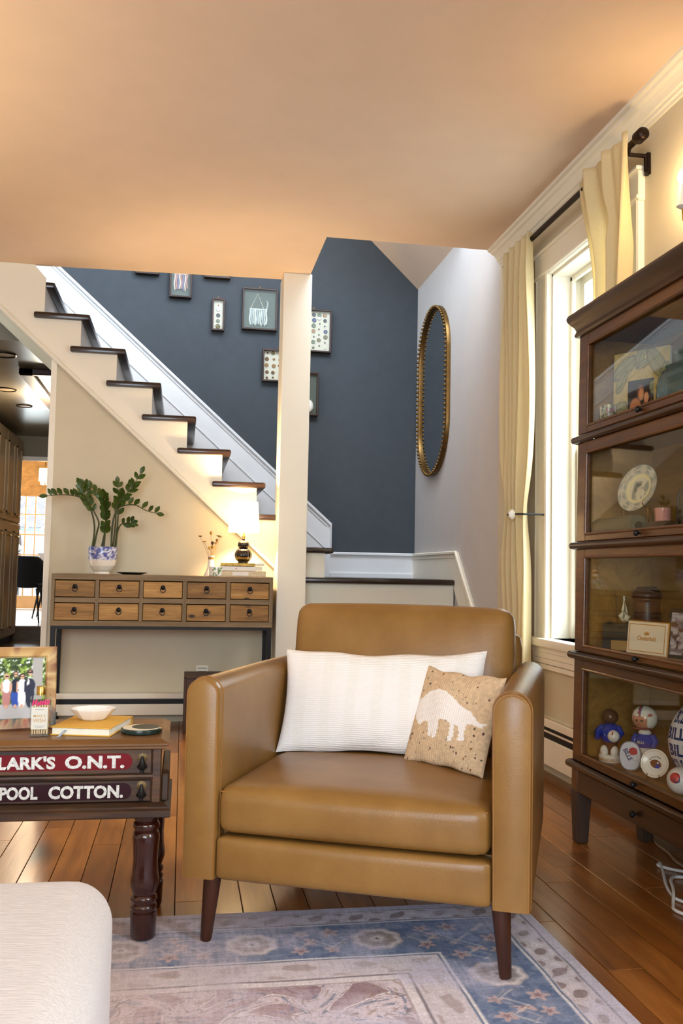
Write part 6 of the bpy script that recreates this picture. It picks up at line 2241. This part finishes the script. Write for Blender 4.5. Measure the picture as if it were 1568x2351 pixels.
hl = [(.013 * cos(a), .0125 * sin(a)) for a in [radians(x_) for x_ in range(-20, 231, 12)]]
obj('helmet_emblem', MB().prism(hl + [(-.003, -.012), (.006, -.009)], .0012, .0024, 2).xf(F @ Matrix.Translation((.010, .014, 0)) @ Matrix.Rotation(radians(-20), 4, 'Z')), red, pq)
obj('face_mask', MB().tube([F @ Vector(p) for p in ((.010, .003, .002), (.010, -.010, .002), (.016, -.013, .002), (.021, -.006, .002), (.018, .004, .002))], .0008, 5), M['foil'], pq)

# small round plate on gilt wire feet
sp2 = thing('souvenir_plate', 'small white souvenir plate with a brown football, on gilt wire feet', 'plate', (0, 0, 0))
n_ = Vector((-.72, -.62, .30)).normalized()
upv = (Vector((0, 0, 1)) - n_ * n_.z).normalized()
xr = upv.cross(n_)
F = frame3((1.402, 2.565, Z4 + .052), xr, upv)
pr = .0415
sm_ = obj('plate', MB().lathe([(.001, 0), (.027, 0), (.031, .003), (pr, .006), (pr + .0006, .0045), (.028, -.003), (.001, -.003)], 60).xf(F), M['white_glaze'], sp2, smooth=True, angle=80)
obj('gilt_line', MB().tube([F @ Vector((.0365 * cos(2 * pi * k / 48), .0365 * sin(2 * pi * k / 48), .0052)) for k in range(48)], .0004, 5, True), gd, sp2)
fb = [(.0175 * cos(a), .0125 * sin(a) * (abs(sin(a)) ** .3)) for a in [2 * pi * k / 28 for k in range(28)]]
obj('football_emblem', MB().prism(fb, .0002, .0009, 2).xf(F @ Matrix.Translation((.002, -.001, 0)) @ Matrix.Rotation(radians(-14), 4, 'Z')), plain('football_brown', (112, 66, 34), .4), sp2)
obj('player_emblem', MB().prism([(-.006, 0), (.006, -.001), (.007, .005), (.003, .008), (.002, .013), (-.002, .013), (-.003, .008), (-.007, .006)], .0008, .0014, 2).xf(F @ Matrix.Translation((.008, -.012, 0))), blue, sp2)
obj('player_emblem_head', MB().ball((.008, .0025, .001), .0028, 8, 6, (1, 1, .4)).xf(F), M['white_glaze'], sp2)
text('lettering', 'BUFFALO BILLS', .0052, ink, sp2, F, .0001, 1.0, .0002, wrap=lambda p: F @ Vector((.002 + (.0195 + p.y) * sin(-1.12 + p.x / .0195), -.001 + (.0195 + p.y) * cos(-1.12 + p.x / .0195), .0006 + p.z)))
for k in range(9):
    a = radians(200 + 16 * k)
    box('small_print', (-.0012, -.0004, .0004), (.0012, .0004, .0008), ink, sp2).data.transform(F @ Matrix.Translation((.002 + .021 * cos(a), -.001 + .021 * sin(a), 0)) @ Matrix.Rotation(a + pi / 2, 4, 'Z'))
for sg in (-1, 1):
    pts = [F @ Vector((sg * .018, -.032, .007)), F @ Vector((sg * .018, -.040, .006)), F @ Vector((sg * .018, -.043, -.002)), F @ Vector((sg * .016, -.049, .010)), F @ Vector((sg * .014, -.0505, .004))]
    obj('wire_foot', MB().tube(pts, .0013, 6), M['brass'], sp2, smooth=True)
obj('wire_back', MB().tube([F @ Vector((-.018, -.043, -.002)), F @ Vector((0, 0, -.008)), F @ Vector((.018, -.043, -.002)), F @ Vector((0, -.045, -.035))], .0013, 6), M['brass'], sp2)

# large white football covered in navy lettering
fbk = thing('lettered_football', 'large white football covered in navy letters at the right of the bottom section', 'ball', (0, 0, 0))
fc = Vector((1.508, 2.545, Z4 + .118))
FR, FHH = .066, .117
shp = lambda t_: FR * max(0, cos(t_ * pi / 2)) ** .62
ob = obj('shell', MB().lathe([(max(.004, shp(t_)), FHH * t_) for t_ in [-1 + 2 * k / 24 for k in range(25)]], 40, tuple(fc)), plain('white_football_skin', (226, 224, 230), .45), fbk, smooth=True)
for (s_, a_, zz) in (('BILLS', 172, .060), ('BILLS', 160, .012), ('BILLS', 170, -.036), ('BILLS', 158, -.080)):
    def wr(p, a_=a_, zz=zz):
        zloc = zz + p.y
        rr = shp(max(-.98, min(.98, zloc / FHH))) + .0006 + p.z
        an = radians(a_) + p.x / .060
        return (fc.x + rr * cos(an), fc.y + rr * sin(an), fc.z + zloc)
    text('lettering', s_, .046, M['navy_ink'], fbk, F, .0016, .82, .0004, wrap=wr)
mbx = thing('mini_ball', 'small white ball with a red helmet at the lower right of the bottom section', 'ball', (1.392, 2.405, Z4 + .0375))
obj('shell', MB().ball((0, 0, 0), .038, 32, 24), plain('white_ball_skin', (222, 220, 224), .3), mbx, smooth=True)
bx = Vector((-.62, -.72, .30)).normalized()
F = frame3(tuple(bx * .0375 + Vector((-.006, .006, 0.002))), (.76, -.65, 0), (.2, .2, 1))
obj('helmet_emblem', MB().lathe([(.0145, -.002), (.011, .002), (.001, .0035)], 20).xf(F), red, mbx, smooth=True)
obj('face_mask', MB().tube([F @ Vector(p) for p in ((-.004, -.004, .004), (.004, -.014, .003), (.012, -.010, .003), (.012, .0, .003))], .0015, 6), M['navy_ink'], mbx)

# ================================================================== cords on the floor by the bookcase
def spline(P, k=8):
    P = [Vector(p) for p in P]
    out = []
    n = len(P)
    for i in range(n - 1):
        p0, p1, p2, p3 = P[max(0, i - 1)], P[i], P[i + 1], P[min(n - 1, i + 2)]
        for j in range(k):
            t_ = j / k
            out.append(0.5 * ((2 * p1) + (p2 - p0) * t_ + (2 * p0 - 5 * p1 + 4 * p2 - p3) * t_ ** 2 + (3 * p1 - p0 - 3 * p2 + p3) * t_ ** 3))
    return out + [P[-1]]


z = .006
o = obj('power_cord', MB().tube(spline([(1.62, 2.72, z), (1.560, 2.55, z + .01), (1.502, 2.586, z), (1.456, 2.640, z), (1.471, 2.662, z), (1.43, 2.57, z), (1.385, 2.473, z), (1.357, 2.388, z), (1.363, 2.347, z), (1.39, 2.27, z)]), .0045, 8), M['cord'], smooth=True)
tag(o, 'longer white cable trailing across the floor at the lower right, under the bookcase', 'cable')
o = obj('power_cord', MB().tube(spline([(1.56, 2.42, z), (1.50, 2.50, z + .004), (1.453, 2.540, z), (1.408, 2.489, z + .009), (1.376, 2.421, z + .010), (1.352, 2.376, z + .010), (1.326, 2.332, z), (1.308, 2.290, z), (1.33, 2.235, z), (1.36, 2.20, z)]), .0045, 8), M['cord'], smooth=True)
tag(o, 'looped white cable nearest the lower right corner of the floor', 'cable')
o = obj('extension_cord', MB().tube(spline([(1.60, 2.95, z), (1.567, 2.852, z), (1.554, 2.759, z), (1.530, 2.653, z), (1.55, 2.50, z)]), .005, 8), M['cord_beige'], smooth=True)
tag(o, 'beige extension cord on the floor beneath the bookcase', 'cable')
